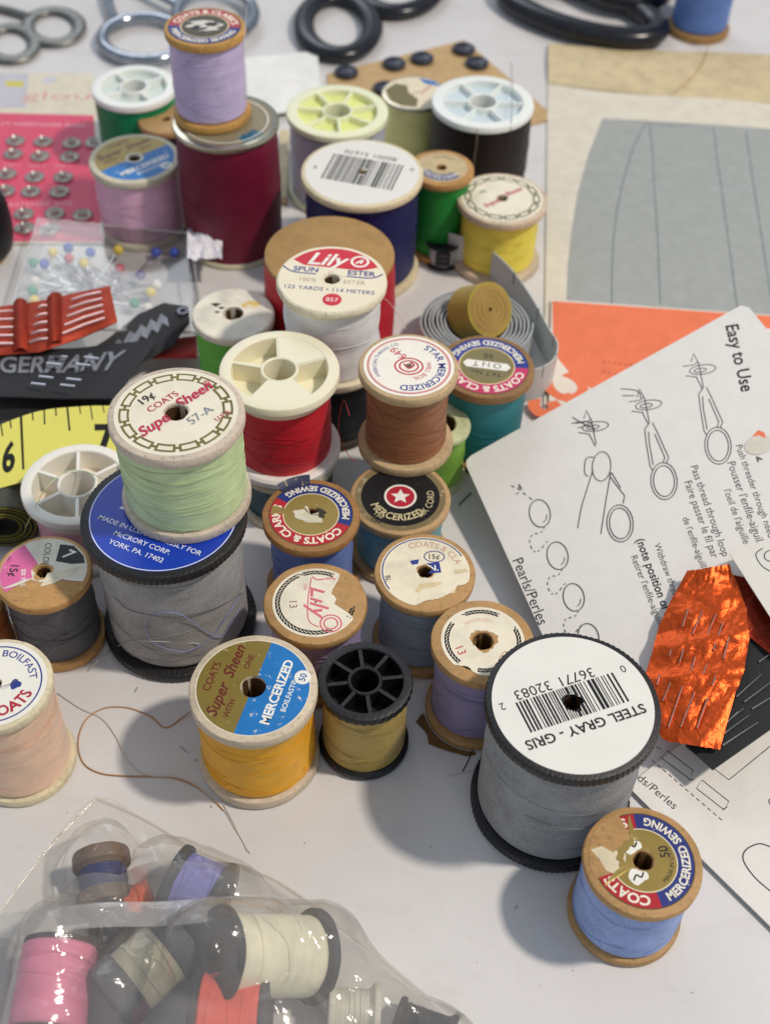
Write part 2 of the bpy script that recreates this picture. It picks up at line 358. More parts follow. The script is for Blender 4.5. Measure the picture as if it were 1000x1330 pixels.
# ------------------------------------------------------------------ the spools
GROUP = 'thread spools gathered on the table'
class Spool:
    def __init__(s, label, base, R, H, thr, rt=0.92, bulge=0.02, kind='wood', fl='#c9a06a', t=3.2, hole=0.24, bottom=None, axis=None, fuzz=0.0, group=GROUP, waist=0.0, strands=3, floor=None, lab=None, sheen=0.06, name='thread_spool', knurl=False):
        s.R, s.H = R, H; s.root = thing(name, label, 'spool', base, group); s.base = Vector(base)
        if axis is not None: s.root.rotation_mode = 'QUATERNION'; s.root.rotation_quaternion = Vector((0, 0, 1)).rotation_difference(Vector(axis).normalized())
        s.hole = hole; s.thr = thr
        P = lambda n, g, m, **k: part(s.root, n, g, m, world=False, **k)
        b = min(0.8, t * 0.3); rh = hole * R
        if kind in ('wood', 'board', 'metal'):
            fm = wood(fl) if kind == 'wood' else (paper(fl, 0.35) if kind == 'board' else metal('#c8c2ac', 0.22, 0.4))
            prof = lambda z1, z0: [(rh, z0), (rh, z1 - b * 0.3), (rh + b * 0.3, z1), (R - b, z1), (R - b * 0.3, z1 - b * 0.3), (R, z1 - b), (R, z0 + b), (R - b * 0.3, z0 + b * 0.3), (R - b, z0)]
            kn = (R - b * 0.6, 0.16, 4) if (kind == 'metal' or knurl) else None
            sg = 360 if kn else 72
            tp = prof(H, H - t); bt = prof(t, 0)
            if kind == 'wood':   # cone below the rim, deep bore
                tp = [(rh, H * 0.35)] + tp[1:] + [(R * 0.74, H - t - 1.6), (R * 0.6, H - t - 2.4), (R * .6, H * .35)]
                bt = bt + [(rh, 0.3), (rh, t + 2.2), (R * 0.6, t + 2.4), (R * 0.74, t + 1.6)][::-1][0:0]
            if kind == 'wood': P('bore', lathe([(rh - .02, .4), (rh - .02, H - 1.0), (rh + .3, H - 1.0), (rh + .3, .4)], 32, jit=.05), wood('#5d4228', .6))  # bore lining: dirty wood, with the deep hole's shade put into its colour
            P('flange', lathe(tp, sg, jit=0.22 if kind == 'wood' else 0.05, knurl=kn), fm)
            P('flange', lathe(bt, sg, jit=0.22 if kind == 'wood' else 0.05, knurl=kn), wood(fl) if kind == 'wood' else (plastic(bottom or fl)))
        else:
            pm = plastic(fl, 0.4, 0.12, 0.15) if fl != 'black' else knurl_plastic(); bm = plastic(bottom, 0.4, 0.15) if bottom else pm
            n, a0, ro, ri, fill, dep = kind
            P('flange', lathe([(ro * R, H - dep), (ro * R, H - 0.3), (ro * R + 0.3, H), (R - b, H), (R - b * 0.3, H - b * 0.3), (R, H - b), (R, H - t + b), (R - b, H - t), (ro * R + .4, H - dep - .4)], 96 if fl != 'black' else 144, jit=0.03, knurl=None if fl != 'black' else (R - b * .6, 0.18, 4)), pm)
            P('hub', lathe([(ri * R - 1.0, H - dep - 6), (ri * R - 1.0, H - 0.3), (ri * R - .7, H), (ri * R - .3, H), (ri * R, H - 0.3), (ri * R, H - dep - 6)], 48), pm)
            P('pocket_floor', lathe([(ri * R - .1, H - dep), (ro * R + .05, H - dep), (ro * R + .05, H - dep - .6), (ri * R - .1, H - dep - .6)], 64), plastic(floor, .5) if floor else pm)
            for k in range(n):
                a = rad(a0 + 360 * k / n); d = Vector((math.cos(a), math.sin(a), 0)); q = Vector((-d.y, d.x, 0))
                P('spoke', box(d * R * (ro + ri) / 2 + Vector((0, 0, H - dep / 2 - .25)), d * R * (ro - ri) / 2 * 1.04, q * 0.5, Vector((0, 0, dep / 2 - .05))), pm)
                if k in fill:
                    w = 360 / n; seg = 10; vv = []
                    for i in range(seg + 1):
                        a = rad(a0 + 360 * k / n + w * i / seg)
                        for rr in (ri * R - .2, ro * R + .2):
                            vv.append((rr * math.cos(a), rr * math.sin(a), H - .12))
                    P('pocket_cover', (vv, [(2 * i, 2 * i + 1, 2 * i + 3, 2 * i + 2) for i in range(seg)]), pm)
            P('flange', lathe([(R * .3, 0), (R * .3, t), (R - b, t), (R, t - b), (R, b), (R - b, 0)], 72), bm)
        # winding
        tm = thread(thr, sheen, fuzz) if isinstance(thr, str) else thr
        z0, z1 = t * 0.75, H - t * 0.75; nr = 46; pr = []
        for i in range(nr + 1):
            u = i / nr; e = min(u, 1 - u); r = rt * R * (1 + bulge * (1 - (2 * u - 1) ** 2)) - waist * R * math.exp(-((u - .42) / .12) ** 2)
            if kind == 'wood': r -= max(0, (0.05 - e) / 0.05) * R * 0.12
            pr.append((r + random.uniform(-.03, .03), z0 + (z1 - z0) * u))
        P('thread_winding', lathe(pr[::-1], 72, closed=False, jit=0.08), tm, sharp=None)
        alt = [thread('#%02x%02x%02x' % tuple(max(0, min(255, int(int(thr[i:i+2], 16) * f))) for i in (1, 3, 5)), sheen) for f in (.9, 1.0, 1.05)] if isinstance(thr, str) else [tm]
        for k in range(int(strands * 1.7)):
            u0 = random.uniform(.1, .9); sl = random.uniform(-.12, .12) if k % 3 else random.uniform(-.3, .3); a0 = random.uniform(0, 6.28); L = random.uniform(2.2, 5.5)
            pts = []
            for i in range(41):
                a = a0 + L * i / 40; u = min(max(u0 + sl * math.sin(i / 40 * PI * 1.2) + .012 * math.sin(i * .4), .06), .94)
                r = rt * R * (1 + bulge * (1 - (2 * u - 1) ** 2)) - waist * R * math.exp(-((u - .42) / .12) ** 2) + .16
                pts.append((r * math.cos(a), r * math.sin(a), z0 + (z1 - z0) * u))
            P('loose_strand', tube(pts, 0.07, 4), alt[k % len(alt)], sharp=None)
    def label(s, hexc='#f1ead8', r=0.86, rot=0.0, dirt=0.25, hole=1.12, tear=None, mat=None, name='paper_label', wob=.1):
        """paper disc; tear = list of (a0, a1, inner radius) where the rim of the paper is torn away"""
        n = 120; V, Fc = [], []; ph = random.uniform(0, 99); rh = s.hole * hole
        for k in range(n):
            a = 2 * PI * k / n; ro = r
            for (a0, a1, rr) in (tear or ()):
                d = (math.degrees(a) - a0) % 360
                if d < (a1 - a0):
                    w = min(1, min(d, (a1 - a0) - d) / 14); ro = r + (rr - r) * w + .05 * noise.noise(Vector((k * .35, ph, 0)))
            ri = rh * (1 + wob * noise.noise(Vector((math.cos(a) * 1.2 + ph, math.sin(a) * 1.2, 1))) + wob * .35 * noise.noise(Vector((math.cos(a) * 4 + ph, math.sin(a) * 4, 1))))
            ro = max(ro, ri + .01)
            V += [(ri * s.R * math.cos(a), ri * s.R * math.sin(a), s.H + .05), (ro * s.R * math.cos(a), ro * s.R * math.sin(a), s.H + .05 + (.12 if ro < r - .02 else 0))]
        for k in range(n): j = (k + 1) % n; Fc.append((2 * k, 2 * k + 1, 2 * j + 1, 2 * j))
        lb = part(s.root, name, (V, Fc), mat or paper(hexc, dirt), smooth=False, world=False)
        return Print(lb, (0, 0, s.H + .03), (1, 0, 0), (0, 1, 0), world=False, hole=rh * 1.0, unit=s.R, rot=rot)
def top(px, py, w, H, z0=0.0):
    p = at(px, py, z0 + H); return (Vector((p.x, p.y, z0)), w * depth(p) / F_PX / 2)

WHITE, CREAM, NAVY, RED, BLACK = '#f4efe2', '#efe3c4', '#27357d', '#b3202c', '#16161a'
GOLD = '#a8924e'
def coats(sp, rot, red=RED, navy=NAVY, inner=GOLD, tear=None, r=.86, split=95, centre=None):
    L = sp.label('#b59a5c', r, rot, tear=tear, mat=ink('#9d8748', '#d8c79a', .3, .4, .25))
    L.sector(r * .66, r * .985, 90 - split, 90 + split, ink(red, wear=.25)); L.sector(r * .66, r * .985, 90 + split, 450 - split, ink(navy, wear=.25))
    L.ring(r * .655, .02, ink('#e8dcb8')); L.ring(r * .985, .015, ink('#4b3d22'))
    w = ink('#f3ecd8', '#c9b98a', .1)
    L.arc("COATS & CLARK'S", r * .825, 90, .235 * r / .86, w, bold=.03, span=2 * split - 24); L.arc('MERCERIZED SEWING', r * .825, 270, .2 * r / .86, w, inward=True, bold=.03, span=336 - 2 * split)
    return L
def supersheen(sp, rot, lab=None):
    L = sp.label('#ece2c8', .89, rot, dirt=.2)
    L.sector(.2, .87, 90, 270, ink('#8f7c3c', '#d8cca2', .3, .4, .3)); L.sector(.2, .87, -90, 90, ink('#1f78c0', '#e9e4d2', .35))
    m = ink('#6b2320', '#c9bb8c', .2); w = ink('#f4f1e6', '#8fb4d2', .1)
    for t, x, y, sz, ml, sh in (('COATS', -.68, .0, .17, m, 0), ('Super', -.45, -.36, .26, m, .35), ('Sheen', -.45, .37, .26, m, .35), ('WITH', -.22, -.48, .13, m, 0), ('ONE', -.22, .42, .13, m, 0)):
        L.text(t, x, y, sz, 90, ml, .02, sh)
    L.text('MERCERIZED', .38, .02, .21, 90, w, .03); L.text('BOILFAST®', .58, .0, .12, 90, w, .01)
    L.disc(.13, w, x=.68, y=.38); L.text('50', .68, .38, .15, 90, ink('#1f5fa0'), .02)
    return L
def chain(sp, rot, m, nlink=14, fade=0.0):
    L = sp.label('#efe8d2', .9, rot, dirt=.2)
    dk = ink('#2c2a1c', wear=.2 + fade)
    for k in range(nlink):
        a = 360 / nlink * k; d = 360 / nlink
        for (r0, r1, b0, b1) in ((.80, .83, .12, .88), (.68, .71, .12, .88), (.68, .83, .08, .18), (.68, .83, .82, .92)):
            L.sector(r0, r1, a + d * b0, a + d * b1, m, 'chain_link')
        L.sector(.735, .775, a + d * .86, a + d * 1.14, m, 'chain_link')
    return L
def rope(L, r, m, spans, step=6.5):
    segs = []
    for a0, a1 in spans:
        a = a0
        while a < a1:
            p, q = rad(a), rad(a + step * 1.5)
            segs.append(((r * .955 * math.cos(p), r * .955 * math.sin(p)), (r * 1.05 * math.cos(q), r * 1.05 * math.sin(q)))); a += step
        for rr in (.955, 1.05):
            n = int((a1 - a0) / 8)
            for i in range(n):
                p, q = rad(a0 + (a1 - a0) * i / n), rad(a0 + (a1 - a0) * (i + 1) / n)
                segs.append(((r * rr * math.cos(p), r * rr * math.sin(p)), (r * rr * math.cos(q), r * rr * math.sin(q))))
    L.strokes(segs, .022, m, 'rope_border')

# the table
tb = mesh_obj('table_top', *box((0, 420, -15.0), Vector((800, 0, 0)), Vector((0, 620, 0)), Vector((0, 0, 15))), table_mat(), smooth=False)
tb['kind'] = 'structure'

# ================================================================== spools
INK = ink('#1b1b20', wear=.1); REDI = ink('#b5243a', wear=.2); BLUEI = ink('#2c3f8f', wear=.15); WI = ink('#f3f0e6', '#c0b8a0', .1)
OLD = '#bd9460'      # yellowed wood
PALE = '#d9c7a8'     # pale wood

# --- steel grey, barcode label
b, R = top(744, 915, 228, 47.5); b += Vector((0, .5, 0))
sp = Spool('large steel gray thread spool with black flanges and a white barcode label', b, R, 47.5, '#8d8f90', .93, .0, ('wood'), '#17171a', 3.4, .12, strands=2, fuzz=.3, sheen=.1, knurl=True)
for o in sp.root.children:
    if o.name.startswith('flange'): o.data.materials[0] = knurl_plastic()
STEEL = (b.copy(), R)
L = sp.label('#e8e6de', .925, 202, .06, hole=1.0, wob=.35)
L.barcode(-.62, .62, -.22, .2, 44, INK)
L.text('36771', -.2, -.3, .19, 0, INK, wscale=1.0); L.text('32083', .36, -.3, .19, 0, INK); L.text('0', -.76, -.22, .14, 0, INK); L.text('2', .78, -.22, .14, 0, INK)
L.text('STEEL GRAY - GRIS', .0, .34, .175, 0, INK, .02, wscale=1.02)

# --- periwinkle
b, R = top(831, 1112, 156, 29); b += Vector((.6, -1.0, 0))
sp = Spool('periwinkle blue thread spool with torn red and navy label beside the steel gray spool', b, R, 29, '#93a7d8', .93, .0, fl=OLD, t=3.0, hole=.17, fuzz=.12)
L = coats(sp, 100, tear=[(100, 215, .42)], centre=1)
L.text('50', .1, -.38, .22, 0, INK, .01); L.arc('MADE IN U.S.A.', .47, 250, .1, INK, inward=True)
for x, y in ((-.27, .16), (.27, .12)): L.poly([(x + .13 * math.cos(a) * (1 + .3 * math.sin(3 * a)), y + .17 * math.sin(a)) for a in [i * .4 for i in range(16)]], WI, 'printed_emblem')
for x, y in ((-.27, .16), (.27, .12)): L.stroke([(x - .06, y + .1), (x + .03, y + .03), (x - .02, y - .04), (x + .06, y - .1)], .03, INK)
L.sector(.36, .9, 12, 104, wood(OLD), 'bared_wood', wob=.35)
L.poly([(.34, .62), (.3, .82), (.12, .72), (-.1, .66), (-.2, .5), (-.06, .42), (.0, .3), (.14, .26), (.26, .34), (.2, .46)], paper('#e6d9ba', .3), 'torn_paper')

# --- yellow super sheen
b, R = top(329, 892, 168, 34)
sp = Spool('golden yellow thread spool with half gold half blue label on pale wood', b, R, 34, '#ffb200', .92, .0, fl='#dccbb0', t=3.6, hole=.2, strands=6)
YEL = (b.copy(), R); supersheen(sp, -14)

# --- tan thread, black eight-pocket top
b, R = top(474, 883, 124, 30.5)
sp = Spool('small olive tan thread spool with black eight spoke plastic top', b, R, 30.5, '#b39a52', .9, .0, (8, 10, .8, .37, (), 6), 'black', 3.0, strands=4)

# --- purple 13
b, R = top(627, 832, 136, 33)
sp = Spool('purple thread spool with rope bordered label and ragged wooden base', b, R, 33, '#9a8eb4', .87, .0, fl=OLD, t=3.0, hole=.2, strands=6)
L = sp.label('#efe6cf', .8, 0, tear=[(225, 262, .7)], hole=1.3, wob=.35); rope(L, .69, INK, ((62, 118), (145, 292), (-45, 25)))
L.text('13', -.42, -.25, .24, -65, ink('#c03a2e', wear=.3)); L.arc('MERCERIZED', .5, 100, .1, ink('#e3b8a8', wear=.3)); L.ring(.16, .02, ink('#e0a59c', wear=.4))
L.stroke([(.3, -.4), (.4, -.25), (.55, -.3), (.5, -.45), (.38, -.48)], .025, ink('#dba79e', wear=.4))
pts = [Vector(b) + Vector((1.02 * R * math.cos(a), 1.02 * R * math.sin(a), .3)) for a in [rad(190 + 9 * i) for i in range(10)]]
vv = pts + [p + Vector(((p - b).x * random.uniform(.05, .3), (p - b).y * random.uniform(.05, .3), random.uniform(-.1, .8))) for p in pts] 
part(sp.root, 'torn_base_paper', prism(pts + [vv[i] for i in range(19, 9, -1)], .25), paper('#7a5a34', .4))

# --- blue grey
b, R = top(552, 742, 132, 32.5)
sp = Spool('slate blue gray thread spool with worn cream label and blue printed square', b, R, 32.5, '#93a1b0', .86, .0, fl=OLD, t=3.0, hole=.15, strands=7)
L = sp.label('#efe4c9', .88, 0, tear=[(258, 345, .72)], hole=1.15, wob=.3, dirt=.35)
L.arc('COATS & CLA', .7, 68, .2, ink('#c99b86', wear=.3), span=100); L.ring(.84, .025, BLUEI, a0=30, a1=215)
L.ring(.16, .0, INK) if 0 else None
L.stroke([(.18 + .2 * math.cos(a), .38 + .14 * math.sin(a)) for a in [i * .5 for i in range(13)]], .022, BLUEI, closed=True); L.text('15¢', .18, .38, .17, 0, INK, .01)
L.poly([(.06, -.06), (.32, -.02), (.28, .24), (.02, .2)], BLUEI); L.text('N.', .17, .09, .2, 5, WI, .02); L.text('BL', -.72, -.22, .15, -80, INK)
L.poly([(-.3, .25), (-.12, .3), (-.14, .18), (-.26, .15)], BLUEI); L.poly([(.8, .1), (.86, .02), (.6, -.05), (.55, .05)], paper('#d9c9a0'), 'torn_paper')
L.poly([(-.1, -.32), (.3, -.25), (.62, -.32), (.58, -.52), (.1, -.62), (-.2, -.5)], paper('#e2cfa2', .4), 'torn_paper')

# --- lily 13
b, R = top(410, 782, 135, 31)
sp = Spool('pale lavender thread spool with rope bordered pink script label partly torn', b, R, 31, '#ab9bc9', .87, .0, fl=OLD, t=3.0, hole=.02)
L = sp.label('#efe6d0', .83, 0, tear=[(-25, 58, .38)], dirt=.3); rope(L, .73, INK, ((65, 112), (120, 292), (-28, -10)))
pk = ink('#d9707c', wear=.3); L.text('Lily', .08, -.02, .52, -88, pk, .012, .35); L.text('13', -.42, -.08, .22, -85, ink('#8b6a62', wear=.2)); L.text('USA', -.22, .36, .09, -90, pk)
L.ring(.0, .0, pk) if 0 else None
for q in (.2, .13): L.stroke([(.32 + q * math.cos(a), -.5 + q * math.sin(a)) for a in [i * .5 for i in range(13)]], .03, pk, closed=True)
L.stroke([(-.1, .62), (.0, .55), (.3, .6), (.35, .5)], .03, pk); L.stroke([(-.12, .6), (-.15, 0), (-.1, -.45), (.1, -.6)], .022, pk)

# --- blue coats & clark's with torn label
b, R = top(404, 668, 128, 34)
sp = Spool("blue thread spool with red and navy ring label peeling up at its edge", b, R, 34, '#6c86c8', .84, .0, fl='#a97c4a', t=3.2, hole=.16)
L = coats(sp, 155, red='#b8242c', tear=[(165, 185, .75)])
for k, (x, y, r) in enumerate(((0, .02, .27), (-.12, -.1, .16), (.16, .1, .17))): L.poly([(x + r * math.cos(a) * (1 + .25 * math.sin(5 * a + k)), y + r * .8 * math.sin(a)) for a in [i * .35 for i in range(18)]], (paper('#d9d2b8'), ink('#3a3527'), paper('#e6dfc8'))[k], 'printed_emblem')
cu = grid(8, 4, lambda u, v: (Vector((0, 0, 34.1)) + Vector((math.cos(rad(95 + 42 * u)), math.sin(rad(95 + 42 * u)), 0)) * R * (.78 + .24 * v) + Vector((0, 0, .15 + 1.2 * v * v))) )
part(sp.root, 'peeling_label_edge', cu, ink('#2b3050', '#b6a878', .35), world=False)

# --- teal, black label, with brown star spool on it
b, R = top(520, 645, 131, 25.5)
sp = Spool('light teal thread spool with black ring label under the brown spool', b, R, 25.5, '#6fa3a8', .86, .0, fl='#c4a274', t=3.0, hole=.1)
L = sp.label('#8f7f5c', .9, 0, hole=.1, mat=ink('#8d7d5a', '#cbbd96', .4, .4, .2)); L.sector(.33, .78, 0, 360, ink('#17171a', '#8d7d5a', .25)); L.disc(.32, ink('#b9283a', wear=.2)); L.ring(.3, .04, WI)
st = [((.2 if i % 2 == 0 else .09) * math.cos(rad(90 + 36 * i)), (.2 if i % 2 == 0 else .09) * math.sin(rad(90 + 36 * i))) for i in range(10)]; L.poly(st, WI, 'printed_star', fan=(0, 0))
tn = ink('#d9cba0', '#17171a', .2); L.arc('MERCERIZED', .55, 262, .24, tn, inward=True, bold=.02, span=118); L.arc('150', .66, 232, .14, tn, inward=True); L.arc('SIX CORD', .6, -18, .2, tn, inward=True, span=70)
L.text('150', -.45, -.66, .15, -25, INK, .02)
TEAL_TOP = 25.5
b, R = top(531, 475, 131, 32.5, TEAL_TOP)
sp = Spool('copper brown thread spool with white ring label stacked on the light teal spool', b, R, 32.5, '#9a6440', .85, -.04, fl='#c9ad84', t=3.3, hole=.03, strands=8)
BROWN = (b.copy(), R)
L = sp.label(WHITE, .9, 0, .08); rr = ink('#c8404c', wear=.15)
L.ring(.82, .022, rr); L.ring(.79, .01, rr); L.arc('STAR MERCERIZED', .66, -22, .22, BLUEI, bold=.015, span=165); L.arc('AMERICAN THREAD CO.', .68, 160, .11, BLUEI, span=105)
L.arc('WILL BOIL', .4, -30, .14, rr, span=95)
for q in (.24, .16): L.stroke([(q * 1.15 * math.cos(a), -.02 + q * math.sin(a)) for a in [i * .5 for i in range(13)]], .035, rr, closed=True)
L.stroke([(-.1, .05), (0, -.08), (.1, .02), (.02, .1)], .04, rr); L.text('649', -.22, .36, .26, 130, rr); L.disc(.06, ink('#6b5a48'))

# --- ONT teal green
b, R = top(632, 475, 125, 35)
sp = Spool('dark teal green thread spool with pink and navy ring label and olive centre', b, R, 35, '#2a7f86', .88, .0, fl='#99744a', t=3.3, hole=.02)
L = coats(sp, 172, red='#c73a6a', navy='#2e3e90', r=.88); L.disc(.52, ink('#827a52', wear=.2)); L.poly([(-.5, -.02), (-.42, .1), (.42, .1), (.5, -.02), (.42, -.13), (-.42, -.13)], WI); L.text('O N T', 0, -.02, .22, 0, INK); L.text('50', 0, -.3, .22, 0, INK); L.text('TKT No.', 0, .24, .18, 0, INK)

# --- olive green sliver between the brown and the ONT spools
sp = Spool('yellow green thread spool with pale green flange squeezed behind the brown spool', Vector((17, 285, 0)), 9.5, 25, '#7fae42', .86, 0, fl='#c9cfa0', t=2.4, hole=.5)

# --- big grey with blue label, light green super sheen on it
b, R = top(213, 668, 214, 48)
sp = Spool('large light gray thread spool with black flanges and a royal blue label', b, R, 48, '#9b9a98', .9, .0, 'wood', '#17171a', 3.4, .12, strands=4, fuzz=.3, sheen=.1, knurl=True)
for o in sp.root.children:
    if o.name.startswith('flange'): o.data.materials[0] = knurl_plastic()
BIG = (b.copy(), R)
L = sp.label('#1c3fb0', .9, -22, 0, mat=ink('#1b40b4', '#cfd4e6', .05, .35))
w = ink('#e8ecf6', '#1c3fb0', .05); L.ring(.885, .012, w); L.text('100%', -.42, .42, .2, 0, w, .0, .1); L.text('200', -.3, -.02, .3, 0, w, .05, .15)
L.text('MADE IN U.S.A. EXPRESSLY FOR', .02, -.36, .1, 0, w, .01); L.text('McCRORY CORP.', .0, -.5, .1, 0, w, .01); L.text('YORK, PA. 17402', .0, -.64, .1, 0, w, .01)
b, R = top(229, 535, 178, 32, 48)
sp = Spool('mint green thread spool with gold chain bordered label stacked on the large light gray spool', b, R, 32, '#cbdeaa', .93, .0, fl='#d6c6b2', t=3.4, hole=.17, strands=9)
MINT = (b.copy(), R)
L = chain(sp, 48, ink('#6f6428', '#d8cfa8', .2, .4, .2)); rd = ink('#c0244c', wear=.1)
L.text('19¢', -.12, .52, .2, 0, INK, .01); L.text('COATS', .0, .3, .17, 0, rd); L.text('Super', -.34, .02, .27, 0, rd, .02, .3); L.text('Sheen', .42, .1, .27, 0, rd, .02, .3); L.text('®', .72, .16, .14, 0, rd)
L.text('57-A', .2, -.3, .22, 0, ink('#8b93a0', wear=.2)); L.text('U.S.A', .42, -.54, .12, 0, rd)

# --- white plastic six pocket
b, R = top(101, 627, 146, 25)
sp = Spool('white plastic six pocket spool with pink thread behind the large light gray spool', b, R, 25, '#e3a9b5', .85, 0, (6, 100, .8, .36, (), 8), '#f2eee2', 3.2, strands=2, floor='#ecdcc6')

# --- dark grey
b, R = top(57, 742, 124, 30.5)
sp = Spool('charcoal gray thread spool with torn pink and black price label', b, R, 30.5, '#55575c', .9, .0, fl='#c89a60', t=3.2, hole=.15, strands=4)
DGREY = (b.copy(), R)
L = sp.label('#eae3d0', .9, 0, tear=[(215, 345, .3)], hole=1.5, wob=.4, dirt=.3); L.sector(.25, .89, 128, 222, ink('#e06ba0', wear=.25)); L.poly([(.2, .75), (.2, .28), (.55, .22), (.82, .26), (.75, .46), (.5, .72)], ink('#15171c', wear=.2))
L.text('15¢', -.62, -.02, .24, -90, INK, .02); L.text('COLOR', -.02, .45, .19, -85, INK, .0); L.text('7', .45, .48, .36, -25, WI, .02, .2); L.text('NO.', -.78, .28, .1, -90, INK); L.text('SIX YDS.', -.38, -.2, .13, -80, WI, .02)
L.poly([(.1, -.05), (.75, .15), (.6, -.08), (.3, -.3), (.02, -.42)], paper('#e6dcc0', .4), 'torn_paper')

# --- peach
b, R = top(-5, 888, 146, 38)
sp = Spool('peach thread spool with white label and navy ring beside the plastic bag', b, R, 38, '#f3c9aa', .92, .0, fl='#e9dcb8', t=3.0, hole=.1, strands=7, sheen=.4)
PEACH = (b.copy(), R)
L = sp.label('#f4f0e4', .9, 0, .1); L.ring(.8, .028, BLUEI); L.arc('BOILFAST', .66, 52, .2, BLUEI, bold=.01, span=80); L.arc('COATS', .6, -52, .3, ink('#b5243a', wear=.1), inward=True, bold=.03, span=80); L.poly([(.36 + .1 * math.cos(a), .0 + .1 * math.sin(a) * (1 + .3 * math.cos(3 * a))) for a in [i * .4 for i in range(16)]], BLUEI)
sp = Spool('rusty brown thread spool behind the charcoal gray spool', at(-18, 842, 0), 10, 24, '#a8622e', .9, 0, fl=OLD, t=3)

# --- red with white plastic top on a dark teal spool
b, R = top(372, 590, 132, 20)
sp = Spool('dark teal thread spool hidden under the bright red spool', b, R, 20, '#1f4a55', .9, 0, fl='#d8ccb0', t=2.6, hole=.1)
L = sp.label(WHITE, .9, 0); L.ring(.82, .03, INK)
b, R = top(363, 479, 157, 34, 20)
sp = Spool('bright red thread spool with cream plastic pocketed top', b, R, 34, '#d0202e', .84, 0, (5, 25, .8, .32, (0, 3), 7), '#f0e9cd', 3.4, strands=5, bottom='#f2eee6')

# --- lime green worn top
b, R = top(303, 407, 108, 30)
sp = Spool('lime green thread spool with stained white top beside the cloth strip', b, R, 30, '#6cc044', .92, 0, fl='#e8e0cc', t=3, hole=.25)
L = sp.label('#f0ead8', .95, 0, .45, hole=1.0); 
for x, y, q in ((-.45, .3, .1), (-.3, .18, .07), (-.38, .02, .06)): L.poly([(x + q * math.cos(a) * (1 + .5 * math.sin(3 * a)), y + q * .7 * math.sin(a)) for a in [i * .5 for i in range(13)]], ink('#3a3020', wear=.3), 'ink_smudge')
L.poly([(.4 + .22 * math.cos(a) * (1 + .3 * math.sin(2 * a)), .35 + .14 * math.sin(a)) for a in [i * .4 for i in range(16)]], ink('#e0c070', '#f0ead8', .5), 'stain')

# --- white Lily on a dark spool
b, R = top(431, 362, 144, 33, 29)
sp = Spool('black thread spool hidden under the white thread spool', Vector((b.x, b.y, 0)), R * .85, 29, '#14161c', .92, 0, fl='#3a342c', t=3)
sp = Spool('white thread spool with red and blue script label standing before the large scarlet spool', b, R, 33, '#fdfcfb', .89, 0, fl='#ece2c6', t=3.0, hole=.14, waist=.03, strands=5, sheen=.35)
LILY = (b.copy(), R)
L = sp.label('#f1e7cc', .96, -4, .1, hole=1.3, wob=.5); rd = ink('#d02a3c', wear=.1)
a_ = [rad(i) for i in range(28, 153, 5)]
L.poly([(.9 * math.cos(a), .9 * math.sin(a)) for a in a_] + [(-.55, .34), (.5, .3)], rd, fan=(0, .6)); L.text('Lily', -.12, .56, .5, 0, WI, .02, .35)
L.stroke([(.45 + .15 * math.cos(a), .56 + .15 * math.sin(a)) for a in [i * .5 for i in range(13)]], .045, WI, closed=True); L.stroke([(.38, .5), (.5, .62), (.46, .5)], .04, WI)
L.stroke([(-.93, .27), (-.72, .12), (-.3, .1)], .03, BLUEI); L.stroke([(.25, .1), (.7, .1), (.9, .24)], .03, BLUEI)
L.text('SPUN', -.5, .22, .19, 0, BLUEI, .02); L.text('ESTER', .52, .22, .19, 0, BLUEI, .02); L.text('100%', -.42, -.08, .15, 0, ink('#a8a08c', wear=.2)); L.text('ESTER', .42, -.06, .15, 0, ink('#b0a68c', wear=.2))
L.text('125 YARDS • 114 METERS', 0, -.32, .15, 0, BLUEI, .0); L.disc(.17, rd, x=.08, y=-.6); L.text('857', .08, -.6, .15, 0, WI)

# --- scarlet with tan board top
b, R = top(428, 329, 169, 42)
sp = Spool('large scarlet thread spool with plain tan board top behind the white spool', b, R, 42, '#c8142a', 1.0, .03, 'board', '#b08b55', 2.0, .02, strands=2, bottom='#b08b55')

# --- navy barcode
b, R = top(470, 227, 160, 44); b += Vector((0, 2, 0))
sp = Spool('large navy thread spool with cream flange and white barcode label', b, R, 44, '#191c56', .92, .01, 'wood', '#e6d6b0', 3.0, .07, strands=2)
L = sp.label('#e9e7df', .93, 166, .05); L.barcode(-.6, .6, -.38, .38, 40, INK); L.text('80001 51670', 0, -.5, .17, 0, INK); L.text('0', -.76, -.3, .14, 0, INK); L.text('9', .76, .1, .14, 0, INK); L.disc(.07, ink('#7d7658'))

# --- green wood, yellow chain, brown black, pale yellow, grey white
sp = Spool('emerald green thread spool with faded blue label on wood behind the navy spool', Vector((17, 413, 0)), 12.5, 37, '#1f8a35', .88, 0, fl='#c49458', t=3, hole=.15)
L = sp.label('#cbb78e', .8, 170, .4); L.sector(.4, .72, 30, 150, ink('#5a5f80', '#cbb78e', .3)); L.arc('MERCERIZED', .55, 90, .22, WI); L.arc('COATS', .58, 270, .2, ink('#8f6d52'), inward=True)
b, R = top(652, 257, 118, 29.5)
sp = Spool('bright yellow thread spool with chain bordered label and pale wood flanges', b, R, 29.5, '#f4e058', .84, .02, fl='#d8c4a8', t=3.2, hole=.12)
L = chain(sp, 38, ink('#6a6a48', '#d8cfa8', .2)); rd = ink('#c85070', wear=.3); L.text('Super', -.3, -.02, .2, 0, rd, .01, .3); L.text('Sheen', .36, .04, .2, 0, rd, .01, .3); L.text('19¢', -.2, .42, .14, 0, ink('#5f8a6a'))
b, R = top(627, 131, 133, 38)
sp = Spool('dark brown black thread spool with white six pocket plastic top', b, R, 38, '#1e1216', .97, .02, (6, 0, .78, .3, (), 3.0), '#eef2ec', 3.2, strands=4, floor='#cfdde4')
DARK = (b.copy(), R)
b, R = top(548, 130, 86, 29); b += Vector((-3, 6, 0))
